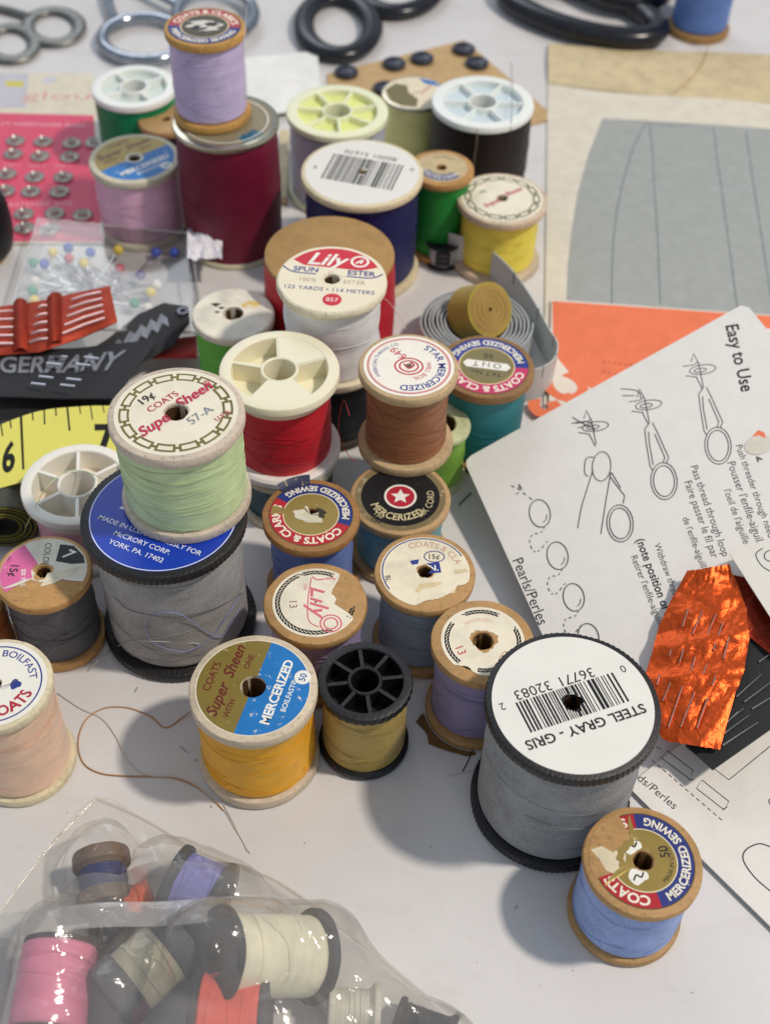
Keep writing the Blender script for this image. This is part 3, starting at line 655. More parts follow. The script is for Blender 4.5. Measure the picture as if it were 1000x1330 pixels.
sp = Spool('pale yellow thread spool with silver rim and mottled label beside the button card', b, R, 29, '#fff4a8', .9, 0, 'metal', '#d9cfae', 1.6, .05)
L = sp.label('#e9dcc0', .93, 0, .15); L.poly([(-.9, .1), (-.6, .5), (-.25, .4), (-.2, 0), (.1, -.4), (.05, -.85), (-.4, -.8), (-.75, -.5)], ink('#77704a', wear=.1)); L.poly([(.1, .88), (.3, .55), (.8, .4), (.6, .68)], ink('#2c70b8', wear=.1)); L.text('Sheen', .3, .2, .26, 60, ink('#c87068', wear=.3), 0, .3)
b, R = top(438, 143, 133, 38)
sp = Spool('pale silver gray thread spool with lemon tinted seven pocket plastic top', b, R, 38, '#c6c6d2', .93, .01, (7, 20, .78, .3, (), 3.0), '#eef0cc', 3.2, strands=3, floor='#e6ec9a')

# --- maroon with the lavender one on it
b, R = top(293, 156, 138, 54)
sp = Spool('tall maroon thread spool with ridged metal rim under the lavender spool', b, R, 54, '#741633', .95, .035, 'metal', '#c9c3a0', 2.2, .1, strands=4, bottom='#d5d0b2')
L = sp.label('#8e8468', .88, 0, .3, mat=ink('#8b8166', '#b8ac88', .3)); L.sector(.62, .86, -62, -28, ink('#1f6078', wear=.3)); L.ring(.8, .02, WI)
MAROON = (b.copy(), R)
b, R = top(266, 34, 106, 34.5, 54.2)
sp = Spool('lavender thread spool on yellow wood stacked on the tall maroon spool', b, R, 34.5, '#c9bbdf', .9, .02, fl='#c99a54', t=3.2, hole=.08, strands=4)
L = coats(sp, 0, red='#b03a44', inner='#4a4a4a', r=.9, split=92); L.disc(.55, ink('#4a4638', wear=.3))
for k, (x, y, r) in enumerate(((0, .02, .34), (-.12, -.1, .16), (.16, .1, .14))): L.poly([(x + r * 1.2 * math.cos(a) * (1 + .3 * math.sin(6 * a + k)), y + r * .8 * math.sin(a)) for a in [i * .35 for i in range(18)]], (paper('#d9d6cc'), ink('#2a2a2a'), ink('#35322c'))[k], 'printed_emblem')

# --- green white top, plain wood, pink
b, R = top(174, 111, 110, 34)
sp = Spool('kelly green thread spool with white four pocket plastic top', b, R, 34, '#0c8a58', .95, 0, (4, 40, .76, .34, (), 3), '#f0f2ec', 3.2, strands=2, floor='#d4e0da')
b, R = top(216, 154, 72, 28)
sp = Spool('plain tan wooden spool with dark thread beside the maroon spool', b, R, 28, '#3a2430', .85, 0, fl='#c09a68', t=3, hole=.16)
b, R = top(175, 205, 118, 32)
sp = Spool('pink thread spool with half olive half blue label behind the pin box', b, R, 32, '#ffc2dc', .92, .02, fl='#ded6bc', t=3.2, hole=.13)
supersheen(sp, -48)
# --- black at the edge, far blue, peeking
sp = Spool('black thread spool with tan wooden flange resting on the pink snap card', at(-34, 330, 0), 14, 28, '#0c0c0f', 1.12, .12, fl='#c4a878', t=3, hole=.3)
p = at(905, 40, 0)
sp = Spool('blue thread spool with wooden base standing at the far side by black scissors', p, 15.5, 44, '#5f7fc0', .9, .0, fl='#a9814e', t=4)
p = at(574, 340, 0)
bb = thing('sewing_bobbin', 'small black sewing bobbin with pale core beside the green spool', 'bobbin', p)
part(bb, 'flange', lathe([(2, 9.0), (2, 10), (6.5, 10), (7, 9.6), (6.5, 9)], 36), plastic('#15151a'), world=False); part(bb, 'flange', lathe([(2, 0), (2, 1), (6.5, 1), (7, .5), (6.5, 0)], 36), plastic('#15151a'), world=False)
part(bb, 'thread_winding', lathe([(5.2, 9.1), (5.4, 5), (5.2, .9)], 36, closed=False), thread('#c9ccd6'), world=False)
for z in range(3): part(bb, 'pin_slot', box((0, -5.6, 3 + 2.2 * z), Vector((3, 0, 0)), Vector((0, .4, 0)), Vector((0, 0, .7))), plastic('#15151a'), world=False)

# ================================================================== papers and cards on the right
def flat(pts, z): return [at(x, y, z) for x, y in pts]
def ccw(P):
    a = sum((P[i].x * P[(i + 1) % len(P)].y - P[(i + 1) % len(P)].x * P[i].y) for i in range(len(P)))
    return P if a > 0 else P[::-1]
Zv = Vector((0, 0, 1))
# pattern envelope
P = ccw(flat([(712, 58), (1120, 84), (1120, 560), (706, 540)], 1.0))
env = thing('pattern_envelope', 'large cream sewing pattern envelope printed with a gray fabric shape', 'envelope', at(706, 540, 0))
part(env, 'sheet', prism(P, .9), paper('#e0d8c6', .2, .5), smooth=False)
pe = Print(env, at(712, 58, 1.0), (1, 0, 0), (0, 1, 0)); q = pe.px
flap = slab(24, 6, lambda u, v: at(712 + 410 * u, 56 + 24 * u + (52 + 16 * u) * (1 - v) + 2 * math.sin(u * 7), 1.3 + 1.3 * math.sin(v * PI * .9) + .3 * math.sin(u * 9 + v)), .3)
part(env, 'folded_flap', flap, paper('#d6c49c', .3, .4))
gr = ink('#a4a7a3', '#b5bcc0', .0, .6)
pe.poly([q(*p) for p in ((782, 154), (860, 158), (940, 163), (1100, 175), (1100, 420), (735, 398), (737, 345), (742, 300), (750, 250), (764, 200))], gr, 'printed_panel', fan=q(900, 280))
dk = ink('#6f7a80', wear=0)
for pts in (((838, 160), (823, 190), (809, 235), (800, 280), (795, 330), (794, 396)), ((843, 160), (847, 200), (849, 240), (853, 300), (857, 396)), ((926, 165), (932, 215), (936, 243), (945, 310), (957, 402)), ((968, 170), (975, 220), (981, 260), (992, 330), (1003, 402)), ((836, 157), (870, 163), (900, 161))):
    pe.stroke([q(*p) for p in pts], .55, dk, 'printed_seam')
for pts in (((803, 233), (815, 236)), ((843, 238), (855, 239)), ((930, 243), (990, 244))): pe.stroke([q(*p) for p in pts], .4, ink('#a9b2b6', wear=0), 'printed_seam')
# orange card
P = ccw(flat([(716, 389), (1080, 415), (1080, 610), (712, 565)], 2.4))
oc = thing('orange_card', 'orange and white printed card lying under the white instruction card', 'card', at(712, 565, 0))
part(oc, 'sheet', prism(P, .8), paper('#ece2d4', .15, .4), smooth=False)
po = Print(oc, at(716, 389, 2.4), (1, 0, 0), (0, 1, 0)); q = po.px; OR = ink('#ee7d55', '#f0a080', .05)
po.poly([q(*p) for p in ((717, 391), (1080, 416), (1080, 440), (965, 470), (965, 560), (850, 560), (800, 530), (765, 503), (742, 487), (726, 468), (718, 450))], OR, 'printed_panel', fan=q(850, 470))
po.poly([q(*p) for p in ((962, 424), (1080, 434), (1080, 600), (975, 580))], ink('#e8e4dc', wear=0), 'printed_panel')
for t, a, b in (('C', (752, 520), (722, 490)), ('o', (979, 455), (997, 456)), ('3', (712, 515), (728, 540))): po.line(t, a, b, OR, bold=.05)
po.strokes([(q(782 + 7 * i, y + .9 * i), q(786 + 7 * i, y + .9 * i + 2)) for y, n in ((469, 6), (482, 3)) for i in range(n)], 1.5, ink('#c9694a', '#ee7d55', .6), 'faint_print')
po.disc(4.5, ink('#d9cdb9', wear=0), x=q(985, 590)[0], y=q(985, 590)[1])

# white instruction card, propped up a little on its far side
c0, c2, c1 = at(602, 597, 14), at(700, 815, 8), at(968, 393, 45)
cu_, cv_ = (c2 - c0), (c1 - c0); cn = cu_.cross(cv_).normalized()
ue = cu_ * 1.45
def card_pt(a, b): return c0 + ue * a + cv_ * b
rc = .03
P = [card_pt(rc, 0), card_pt(1, 0), card_pt(1, 1.06), card_pt(rc * .8, 1.0), card_pt(0, 1 - rc * .6), card_pt(0, rc * .8), card_pt(rc * .3, rc * .2)]
ic = thing('instruction_card', 'white needle threader instruction card with line drawings propped above the papers', 'card', Vector((c2.x + 20, c2.y + 10, 0)))
part(ic, 'sheet', prism(P, .5, cn), paper('#e6e3dd', .06, .25), smooth=False)
pr = Print(ic, c0, cu_, cv_); q = pr.px; LN = ink('#4a4a4c', '#e3e0da', .05); W_ = .28
def pxs(pts): return [q(*p) for p in pts]
def ell(cx, cy, a, b, tilt=20, n=20): 
    t = rad(tilt); return [(cx + a * math.cos(k * 2 * PI / n) * math.cos(t) - b * math.sin(k * 2 * PI / n) * math.sin(t), cy + a * math.cos(k * 2 * PI / n) * math.sin(t) + b * math.sin(k * 2 * PI / n) * math.cos(t)) for k in range(n)]
pr.line('Easy to Use', (950, 422), (971, 508), INK, bold=.015)
for t, a, b in (('Push threader through needle', (959, 578), (1005, 705)), ("Pousser l'enfile-aiguille", (949, 600), (990, 712)), ("l'oeil de l'aiguille", (944, 636), (970, 706)),
                ('Pass thread through loop', (901, 605), (943, 722)), ('Faire passer le fil par', (893, 625), (929, 724)), ("de l'enfile-aiguille", (890, 672), (916, 742)),
                ('Withdraw thread', (853, 706), (880, 778)), ("Retirer l'enfile-aiguille", (823, 722), (860, 815))): pr.line(t, a, b, LN, size=4.2 if 0 else None)
pr.line('(note position of fil)', (831, 700), (872, 808), INK, bold=.015)
pr.line('Pearls/Perles', (672, 726), (706, 810), INK)
# three threaders: needle eye, wire blade, shank, ring
def threader(dx, dy, finger=False):
    T = lambda pts: pxs([(x + dx, y + dy) for x, y in pts])
    S = lambda pts, c=False, sm=True: pr.stroke(T(pts), W_, LN, closed=c, smooth=sm)
    S(ell(912, 480, 17, 6, -8), True); S(ell(909, 481, 8, 2.5, -8), True); S([(886, 476), (900, 474), (906, 470)]); S([(890, 488), (905, 490)])
    S([(897, 470), (900, 459), (907, 472), (913, 503)], sm=False); S([(904, 490), (912, 506)], sm=False)
    if not finger:
        S([(913, 503), (907, 512), (909, 530), (914, 560), (918, 566)], sm=False); S([(917, 503), (923, 515), (932, 535), (938, 548), (935, 556)], sm=False); S([(912, 515), (913, 530), (918, 558)], sm=False); S([(920, 518), (926, 532), (933, 548), (931, 555)], sm=False)
    else:
        S(ell(920, 532, 12, 19, 5), True); S([(910, 520), (900, 522), (898, 540), (903, 545)]); S([(909, 536), (900, 565), (894, 585), (889, 612)]); S([(932, 540), (926, 575), (919, 620)])
        S([(931, 545), (942, 560), (950, 570), (948, 580)], sm=False); S([(933, 540), (945, 560)], sm=False)
    ox, oy = (30, 27) if finger else (0, 0)
    S(ell(932 + ox * .4, 579 + oy, 17, 24, -5), True); S(ell(932 + ox * .4, 579 + oy, 13.5, 20, -5), True)
threader(0, 0); threader(-70, 46); pr.stroke(pxs([(806, 505), (828, 508), (832, 518)]), W_, LN); pr.stroke(pxs([(808, 514), (824, 514)]), W_, LN); threader(-139, 74, True)
for p in (((743, 542), (760, 552), (770, 556)), ((742, 550), (765, 548), (772, 560)), ((750, 556), (766, 552))): pr.stroke(pxs(p), W_, LN)
prev = None
for k, (x, y) in enumerate(((701, 667), (724, 722), (745, 776), (764, 828))):
    pr.stroke(pxs(ell(x, y, 13.5, 18, -12)), W_, LN, closed=True); pr.stroke(pxs([(x + 4, y + 12), (x + 8, y + 8), (x + 9, y + 2)]), W_ * .8, LN)
    path = [Vector((*p, 0)) for p in ((x + 6, y + 18), (x + 1, y + 25), (x - 10, y + 28), (x - 13, y + 38), (x - 8, y + 49), (x, y + 48), (x + 8, y + 38), (x + 14, y + 34))]
    sp_ = spline(path, 6); pr.strokes([(q(*sp_[i].xy), q(*sp_[i + 2].xy)) for i in range(0, len(sp_) - 3, 4)], W_, LN)
pr.strokes([(q(*a), q(*b)) for a, b in (((664, 631), (668, 633)), ((672, 634), (676, 637)), ((679, 640), (683, 643)), ((687, 646), (691, 649)), ((674, 629), (675, 634)), ((670, 642), (674, 640)), ((678, 636), (674, 629)))], W_, LN)
pr.disc(3.4, ink('#d8d2c4', wear=0), 'punched_hole', *q(985, 578), ry=4.4); pr.poly(pxs([(976, 568), (984, 559), (992, 562), (994, 570), (985, 566)]), OR, 'punched_hole'); pr.line('A', (981, 598), (988, 594), INK)

# lower card with the bead drawings
l0, l1 = at(818, 1024, 1.6), at(1000, 1203, 1.6); du = (l1 - l0).normalized(); dv = Zv.cross(du); l0 = l0 - du * 1.0
P = [l0, l0 + du * 95, l0 + du * 95 + dv * 62, l0 + dv * 62]
lc = thing('bead_card', 'white printed card with bead drawings under the orange foil needle book', 'card', Vector((l0.x + 20, l0.y, 0)))
part(lc, 'sheet', prism(P, .5), paper('#e4e0d8', .08, .3), smooth=False)
pl = Print(lc, l0, du, dv); q = pl.px
pl.line('Beads/Perles', (811, 993), (878, 1048), LN)
for pts in (((866, 975), (900, 1001), (894, 1011), (858, 984)), ((911, 1013), (946, 1041), (940, 1052), (904, 1024))): pl.stroke([q(*p) for p in pts], W_, LN, closed=True, smooth=False)
for pts in (((846, 987), (940, 1068)), ((852, 970), (862, 975)), ((893, 1012), (906, 1014)), ((938, 1052), (948, 1045))):
    (a, b), (c, d) = pts; n = max(int(math.hypot(c - a, d - b) / 9), 1); pl.strokes([(q(a + (c - a) * i / n, b + (d - b) * i / n), q(a + (c - a) * (i + .6) / n, b + (d - b) * (i + .6) / n)) for i in range(n)], W_, LN)
pl.stroke([q(*p) for p in ((890, 970), (946, 1013), (1005, 965))], W_, LN, smooth=False)
pl.stroke([q(*p) for p in ((1000, 1100), (985, 1096), (968, 1104), (965, 1118), (980, 1140), (1003, 1160))], W_ * 1.3, LN); pl.stroke([q(*p) for p in ((1010, 1030), (998, 1040), (1004, 1050))], W_, LN)

# black needle panel + foil needle book + corner of another card
def up(x, y, off): return on_plane(x, y, c0 + cn * off, cn)
nb = thing('needle_wallet', 'black needle wallet with steel needles beside the orange foil', 'needles', at(950, 960, 0))
P = ccw([up(x, y, 1.4) for x, y in ((925, 1000), (1060, 905), (1060, 770), (940, 760), (890, 968))])
part(nb, 'panel', prism(P, .6, cn), cloth('#17181a'), smooth=False)
for a, b in (((956, 905), (988, 876)), ((966, 912), (1003, 884)), ((976, 921), (1010, 900)), ((944, 938), (958, 924)), ((930, 960), (972, 929)), ((938, 968), (984, 938)), ((915, 962), (965, 920)), ((985, 860), (1004, 846))):
    part(nb, 'needle', tube([up(*a, 1.8), up(*b, 1.8)], .28, 6, taper=lambda t: 1 - .6 * t), metal('#c8c4ba', .25, .1))
fb = thing('foil_needle_book', 'crinkled orange foil needle book with slotted needles', 'needles', at(900, 950, 0))
A = [(893, 742), (872, 780), (856, 812), (846, 850), (836, 885), (838, 925), (862, 962)]; B = [(946, 733), (957, 760), (969, 790), (972, 830), (966, 870), (951, 910), (934, 974)]
def foil_pt(u, v):
    k = v * 6; i = min(int(k), 5); f = k - i
    a = Vector((*A[i], 0)).lerp(Vector((*A[i + 1], 0)), f); b = Vector((*B[i], 0)).lerp(Vector((*B[i + 1], 0)), f); p = a.lerp(b, u)
    z = 3.0 + 1.2 * math.sin(u * PI) + .8 * math.exp(-((v - .47) / .05) ** 2) + .9 * math.exp(-((v - .66) / .04) ** 2) + .8 * noise.noise(Vector((u * 4, v * 9, 3))) + .5 * abs(noise.noise(Vector((u * 9 + v * 6, v * 18 - u * 5, 1))))
    if v < .1: z += (.1 - v) * 12
    return up(p.x, p.y, z)
def foil_edge(u, v):
    p = foil_pt(u, v)
    if v > .97: p += Vector((0, .5 * noise.noise(Vector((u * 14, 0, 0))), 0))
    return p
part(fb, 'foil_sheet', slab(40, 60, foil_edge, .35), foil('#de5a24'))
def foil_needles(rows):
    for (x0, y0), (x1, y1) in rows:
        out = []
        for (x, y) in ((x0, y0), (x1, y1)):
            px_, py_ = 800 + x / 2.66, 700 + y / 2.66
            v = min(max((py_ - 742) / 222, 0), 1); out.append(up(px_, py_, 4.9))
        part(fb, 'needle', tube([out[0], out[0].lerp(out[1], .5), out[1]], .3, 6), metal('#b89a90', .3, .2))
foil_needles([((248, 243), (228, 305)), ((297, 250), (262, 330)), ((343, 262), (302, 360)), ((368, 290), (335, 385)), ((388, 340), (370, 415)), ((193, 372), (183, 405)), ((232, 380), (218, 428)), ((272, 408), (258, 460)), ((312, 435), (293, 482)), ((348, 460), (330, 508)), ((150, 470), (140, 505)), ((190, 490), (160, 560)), ((228, 510), (180, 650)), ((270, 530), (222, 650)), ((315, 550), (278, 655))])
fk = slab(14, 10, lambda u, v: up(940 + 62 * u + 8 * v, 745 + 12 * u + 62 * v + 40 * u * v, 2.4 + .8 * noise.noise(Vector((u * 3, v * 4, 0)))), .3)
part(fb, 'folded_leaf', fk, foil('#7a2410', .4))
cc = thing('card_corner', 'corner of a white printed card overlapping the orange foil', 'card', at(1010, 800, 0))
p0, p1, p2 = up(947, 719, 7), up(1050, 680, 7), up(1018, 830, 7)
P = ccw([p0, p1, p1 + (p2 - p0), p2]); part(cc, 'sheet', prism(P, .5, cn), paper('#e6e2d8', .08), smooth=False)
pc = Print(cc, p0, cu_, cv_); q = pc.px; pc.stroke([q(*p) for p in ((990, 712), (981, 720), (988, 734), (999, 742))], .3, LN); pc.stroke([q(*p) for p in ell(1000, 722, 8, 7, 0)], .3, LN, closed=True)

# ================================================================== cards and notions behind
bc = thing('button_card', 'tan card of black buttons lying behind the spools', 'card', at(590, 120, 0))
P = ccw(flat([(424, 96), (603, 52), (722, 153), (600, 185), (430, 160)], .9)); part(bc, 'card', prism(P, .8), paper('#c9a878', .3), smooth=False)
for x, y in ((450, 97), (512, 86), (548, 79), (602, 67), (619, 85), (500, 118), (503, 155)):
    c = at(x, y, 1.0); R = 5.6
    g = lathe([(0.01, 1.6), (R * .55, 1.6), (R * .68, 2.2), (R * .85, 2.6), (R, 2.0), (R, .6), (R * .8, 0), (.01, 0)], 36, closed=False)
    bt = part(bc, 'button', ([v + c for v in g[0]], [f[::-1] for f in g[1]] if 0 else g[1]), plastic('#2a2e3c', .3, .1))
    for s in (-1, 1):
        h = lathe([(.01, 1.66), (.75, 1.66), (.75, 1.2)], 12, closed=False); part(bt, 'thread_hole', ([v + c + Vector((1.4 * s, .4 * s, 0)) for v in h[0]], h[1]), plastic('#6a6a72', .6))
sc_ = thing('snap_card', 'pink card of metal snap fasteners with a cream header', 'card', at(60, 300, 0))
P = ccw(flat([(-70, 92), (121, 96), (136, 316), (-80, 316)], .9)); part(sc_, 'card', prism(P, .8), paper('#e6dcc6', .2), smooth=False)
ps = Print(sc_, at(0, 150, .9), (1, 0, 0), (0, 1, 0)); q = ps.px
ps.poly([q(*p) for p in ((-70, 145), (122, 150), (127, 215), (135, 314), (-80, 314))], ink('#e04c6c', '#e88090', .1), 'printed_panel'); ps.poly([q(*p) for p in ((-70, 94), (38, 96), (34, 140), (-70, 138))], ink('#c8c6cc', wear=0), 'printed_panel'); ps.poly([q(*p) for p in ((8, 105), (32, 106), (31, 113), (8, 112))], ink('#d9cc50', wear=0), 'printed_mark')
pkk = ink('#e0a8a0', '#e6dcc6', .2); ps.line('glou', (30, 124), (118, 124), pkk, size=10.0); ps.line('HEAVY HARDWARE SNAP', (-20, 160), (112, 163), ink('#f0c0c8', wear=.2)); ps.line('FASTENER SIZE', (5, 266), (95, 264), ink('#f0a8b4', wear=.3)); ps.line('SIZE 1     SIZE 2     SIZE 3', (5, 214), (92, 216), ink('#f0a8b4', wear=.3)); ps.disc(3.4, ink('#d5d3d8', wear=0), 'punched_hole', *q(65, 104))
for x, y in ((21, 185), (57, 186), (94, 188), (123, 187), (18, 202), (53, 205), (91, 206), (10, 228), (46, 232), (83, 232), (8, 250), (41, 251), (78, 251), (32, 280), (72, 279), (108, 281), (33, 298), (65, 300)):
    c = at(x, y, .9); g = lathe([(.6, .5), (.6, 2.2), (1.2, 2.9), (1.9, 2.6), (2.2, 1.2), (2.8, .8), (3.5, 1.3), (4.1, 1.0), (4.2, .1)], 28, closed=False); part(sc_, 'snap_fastener', ([v + c for v in g[0]], [f[::-1] for f in g[1]]), metal('#cfcac0', .3, .35))

# clear pin box
ZB = 11.0
bx = thing('pin_box', 'clear plastic box of ball head pins in front of the pink spool', 'box', at(150, 400, 0))
T = flat([(50, 284), (247, 303), (265, 432), (8, 425)], ZB); Bm = [Vector((p.x, p.y, .4)) for p in T]; fm = film(.015, '#e8ecf2', .08, .08)
part(bx, 'lid', prism(ccw(T), .5), fm, smooth=False); part(bx, 'base', prism(ccw(Bm), .3), film(.25, '#d8dce6', .2, .1), smooth=False)
for i in range(4):
    a, b = T[i], T[(i + 1) % 4]; d = (b - a).normalized(); nn = Vector((-d.y, d.x, 0))
    part(bx, 'side_wall', box((a + b) / 2 - Vector((0, 0, ZB / 2 + .1)), (b - a) / 2, nn * .35, Vector((0, 0, ZB / 2 - .4))), fm, smooth=False)
    part(bx, 'rim_edge', tube([a, b], .5, 6), film(.3, '#ffffff', .1))
HEADS = dict(yellow='#ecd23a', blue='#2c50c0', green='#2f9a72', white='#ece8e4', red='#c8485c', purple='#6a4a90')
for col, x, y in (('yellow', 69, 328), ('blue', 89, 322), ('blue', 118, 328), ('yellow', 109, 342), ('yellow', 154, 325), ('blue', 203, 328), ('blue', 227, 328), ('green', 44, 341), ('blue', 58, 343), ('red', 156, 349), ('white', 46, 365), ('green', 43, 378), ('yellow', 196, 380), ('purple', 183, 357), ('white', 204, 370), ('green', 175, 394), ('yellow', 45, 390), ('red', 90, 336), ('white', 192, 400)):
    z = random.uniform(3, 6.5); c = at(x, y, z); pn = thing('ball_pin', 'pin with a %s ball head inside the clear pin box' % col, 'pin', c, '%s headed pins in the clear box' % col)
    rb = 2.0; g = lathe([(rb * math.sin(t) + .01, rb * math.cos(t)) for t in [i * PI / 10 for i in range(11)]], 20, closed=False); part(pn, 'head', g, plastic(HEADS[col], .22, .05), world=False)
    tgt = at(random.uniform(95, 165), random.uniform(372, 402), 2); d = (tgt - c); d.z = 0; d = d.normalized() * min(random.uniform(15, 22), d.length + 8); part(pn, 'shaft', tube([(0, 0, 0), d + Vector((0, 0, 2.0 - z))], .3, 6), metal('#d8d8da', .15, .1), world=False)
for k in range(16):
    a = at(random.uniform(80, 150), random.uniform(345, 375), 2.5 + .25 * k * .5); d = Vector((random.uniform(-.5, 1), random.uniform(-1, .2), 0)).normalized() * 14; single('straight_pin', tube([a, a + d], .28, 5), metal('#d8d8da', .15, .1), 'plain steel pin lying loose in the clear pin box', 'pin', 'plain pins in the clear box')
for cxp, cyp, rr, n in ((268, 356, 17, 3),):
    def crump(u, v):
        p = at(cxp - 20 + 44 * u, cyp - 22 + 40 * v, 0); return p + Vector((0, 0, ZB + 1.2 + 4 * abs(noise.noise(Vector((u * 2.2 + v, v * 2.6, 2)))) + 3 * abs(noise.noise(Vector((u * 4 - v * 3, v * 5 + u * 2, 5))))))
    single('crumpled_paper', slab(12, 10, crump, .25), paper('#eceaf0', .05), 'crumpled scrap of white paper on the clear pin box', 'paper', sharp=12)

# needle strip and woven black strips
def band(A, B, zf, n=30, m=10, amp=.5, th=.5):
    def pt(u, v):
        def ev(L):
            k = u * (len(L) - 1); i = min(int(k), len(L) - 2); f = k - i; return Vector((*L[i], 0)).lerp(Vector((*L[i + 1], 0)), f)
        p = ev(A).lerp(ev(B), v); return at(p.x, p.y, zf(u, v) + amp * noise.noise(Vector((u * 5, v * 3, len(A)))))
    return pt
sA = [(-30, 402), (0, 398), (50, 391), (100, 380), (143, 371)]; sB = [(-30, 462), (0, 461), (52, 457), (100, 441), (153, 418)]
f1 = band(sB, sA, lambda u, v: 18 + 2 * math.sin(v * PI) + .6 * math.sin(u * 14))
ns = thing('needle_strip', 'red cloth needle strip holding rows of needles over the black woven strips', 'needles', at(60, 450, 0))
part(ns, 'cloth', slab(40, 12, f1, .6), foil('#c0503a', .6))
for u0, u1 in ((.08, .34), (.44, .56), (.66, .93)):
    for k in range(5):
        v = .16 + .165 * k; a, b = f1(u0 + .015 * k, v), f1(u1, v); part(ns, 'needle', tube([a + Zv * 1.0, (a + b) / 2 + Zv * 1.4, b + Zv * 1.0], .48, 6), metal('#d9b4ae', .3, .1))
for u0, u1 in ((.34, .43), (.56, .655)):
    part(ns, 'cloth_loop', slab(6, 12, lambda u, v: f1(u0 + (u1 - u0) * u, v) + Zv * (1.6 * math.sin(u * PI) + .9 + .3 * noise.noise(Vector((u * 5, v * 9, u0)))), .4), foil('#ae402c', .6))
f2 = band([(-30, 520), (0, 514), (70, 517), (150, 517)], [(-30, 455), (0, 455), (100, 452), (205, 440)], lambda u, v: 13 + 2 * v + 1.2 * math.sin(u * 6))
ws = thing('woven_strip', 'black woven strip with silver GERMANY lettering beside the yellow tape measure', 'ribbon', at(60, 500, 0)); part(ws, 'cloth', slab(40, 12, f2, .6), cloth('#1a1b20'))
f3 = band([(85, 482), (130, 497), (180, 475), (225, 447), (247, 420)], [(95, 468), (140, 440), (180, 408), (213, 393), (245, 398)], lambda u, v: 9 + 3.5 * u + 1.8 * math.sin(v * 3))
wt = thing('woven_strip', 'black woven strip with an eyelet folded over toward the lime spool', 'ribbon', at(200, 455, 0)); part(wt, 'cloth', slab(36, 10, f3, .6), cloth('#17181c'))
def surf_text(root, fn, s, u0, u1, v0, v1, m, name='lettering', bold=.02, lift=.35):
    V, Fc, W = text_geo(s, bold, 0); part(root, name, ([fn(u0 + (u1 - u0) * x / W, v0 + (v1 - v0) * y / .75) + Zv * lift for x, y in V], Fc), m, smooth=False)
SIL = ink('#83868f', '#4a4b52', .35, .4)
surf_text(ws, f2, 'TOGERMANY', .16, .9, .50, .86, SIL); zz = [(.3 + .045 * i, .5 + .16 * (i % 2) + .05 * noise.noise(Vector((i * .9, 0, 0)))) for i in range(11)]
part(wt, 'woven_motif', ([f3(u, v + d) + Zv * .35 for u, v in zz for d in (-.1, .12)], [(2 * i, 2 * i + 2, 2 * i + 3, 2 * i + 1) for i in range(10)]), SIL, smooth=False)
for x, y in ((78, 463), (119, 465), (70, 473), (108, 474), (60, 490), (96, 493), (50, 499), (88, 501)):
    a, b = at(x - 9, y - 1, 16.4), at(x + 10, y + 1, 16.4); part(ws, 'needle', tube([a, b], .42, 6), metal('#a8a8ac', .3, .2))
g = lathe([(1.1, 0), (1.2, .6), (2.0, .6), (2.2, 0)], 24); c = at(238, 405, 15.2); part(wt, 'eyelet', ([v + c for v in g[0]], g[1]), metal('#6a6a70', .3))
f4 = band([(195, 466), (256, 466)], [(205, 442), (256, 436)], lambda u, v: 7 + 1.2 * math.sin(v * 5)); single('cloth_scrap', slab(14, 8, f4, .5), cloth('#9c2420', 3000), 'dark red cloth scrap between black strip and lime green spool', 'cloth')
f5 = band([(-30, 548), (40, 540), (140, 532)], [(-30, 505), (60, 512), (150, 510)], lambda u, v: 5 + 1.5 * math.sin(u * 5)); single('woven_strip', slab(24, 8, f5, .6), cloth('#121214'), 'plain black cloth strip tucked between the lettered strip and yellow tape', 'ribbon')

# yellow tape measure
tT = [(-40, 572), (0, 552), (51, 534), (102, 528), (141, 527), (185, 530)]; tB = [(-40, 648), (0, 634), (40, 624), (100, 614), (150, 610), (190, 612)]
def tape_pt(u, v):
    def ev(L):
        k = u * 5; i = min(int(k), 4); f = k - i; return Vector((*L[i], 0)).lerp(Vector((*L[i + 1], 0)), f)
    S = [Vector((*p, 0)) for p in tT], [Vector((*p, 0)) for p in tB]
    a, b = spline(S[0], 8), spline(S[1], 8); k = u * (len(a) - 1); i = min(int(k), len(a) - 2)
    A_, B_ = a[i].lerp(a[i + 1], k - i), b[i].lerp(b[i + 1], k - i)
    return at(A_.x, A_.y, 20).lerp(at(B_.x, B_.y, 15), v)
tm_ = thing('tape_measure', 'yellow tape measure numbered 6 and 7 beside the white plastic spool', 'tape measure', at(20, 680, 0))
part(tm_, 'tape', slab(48, 6, lambda u, v: tape_pt(u, 1 - v), .4), plastic('#e6e06a', .45, .08))
def xu(x): return min(range(401), key=lambda k: abs(-40 + 0) if 0 else abs(((spline([Vector((*p, 0)) for p in tT], 8)[min(int(k / 400 * 40), 40)]).x) - x)) / 400
_tx = [p.x for p in spline([Vector((*p, 0)) for p in tT], 8)]
def xu(x):
    for i in range(len(_tx) - 1):
        if _tx[i] <= x <= _tx[i + 1]: return (i + (x - _tx[i]) / (_tx[i + 1] - _tx[i])) / (len(_tx) - 1)
    return 0
BK = ink('#15160e', '#e6e06a', .02)
for x, ln, w in ((28, .82, .012), (88, .36, .009), (58, .22, .007), (118, .22, .007), (2, .2, .007), (14, .13, .006), (43, .12, .006), (73, .12, .006), (104, .12, .006), (134, .12, .006), (148, .82, .01), (-22, .3, .008)):
    u = xu(x); V = [tape_pt(u - w / 2 + .012 * 0, 0.0), tape_pt(u + w / 2, 0.0), tape_pt(u + w / 2 + .05 * ln, ln), tape_pt(u - w / 2 + .05 * ln, ln)]
    part(tm_, 'tick_mark', ([p + Zv * .12 + Vector((0, -.05, 0)) for p in V], [(3, 2, 1, 0)]), BK, smooth=False)
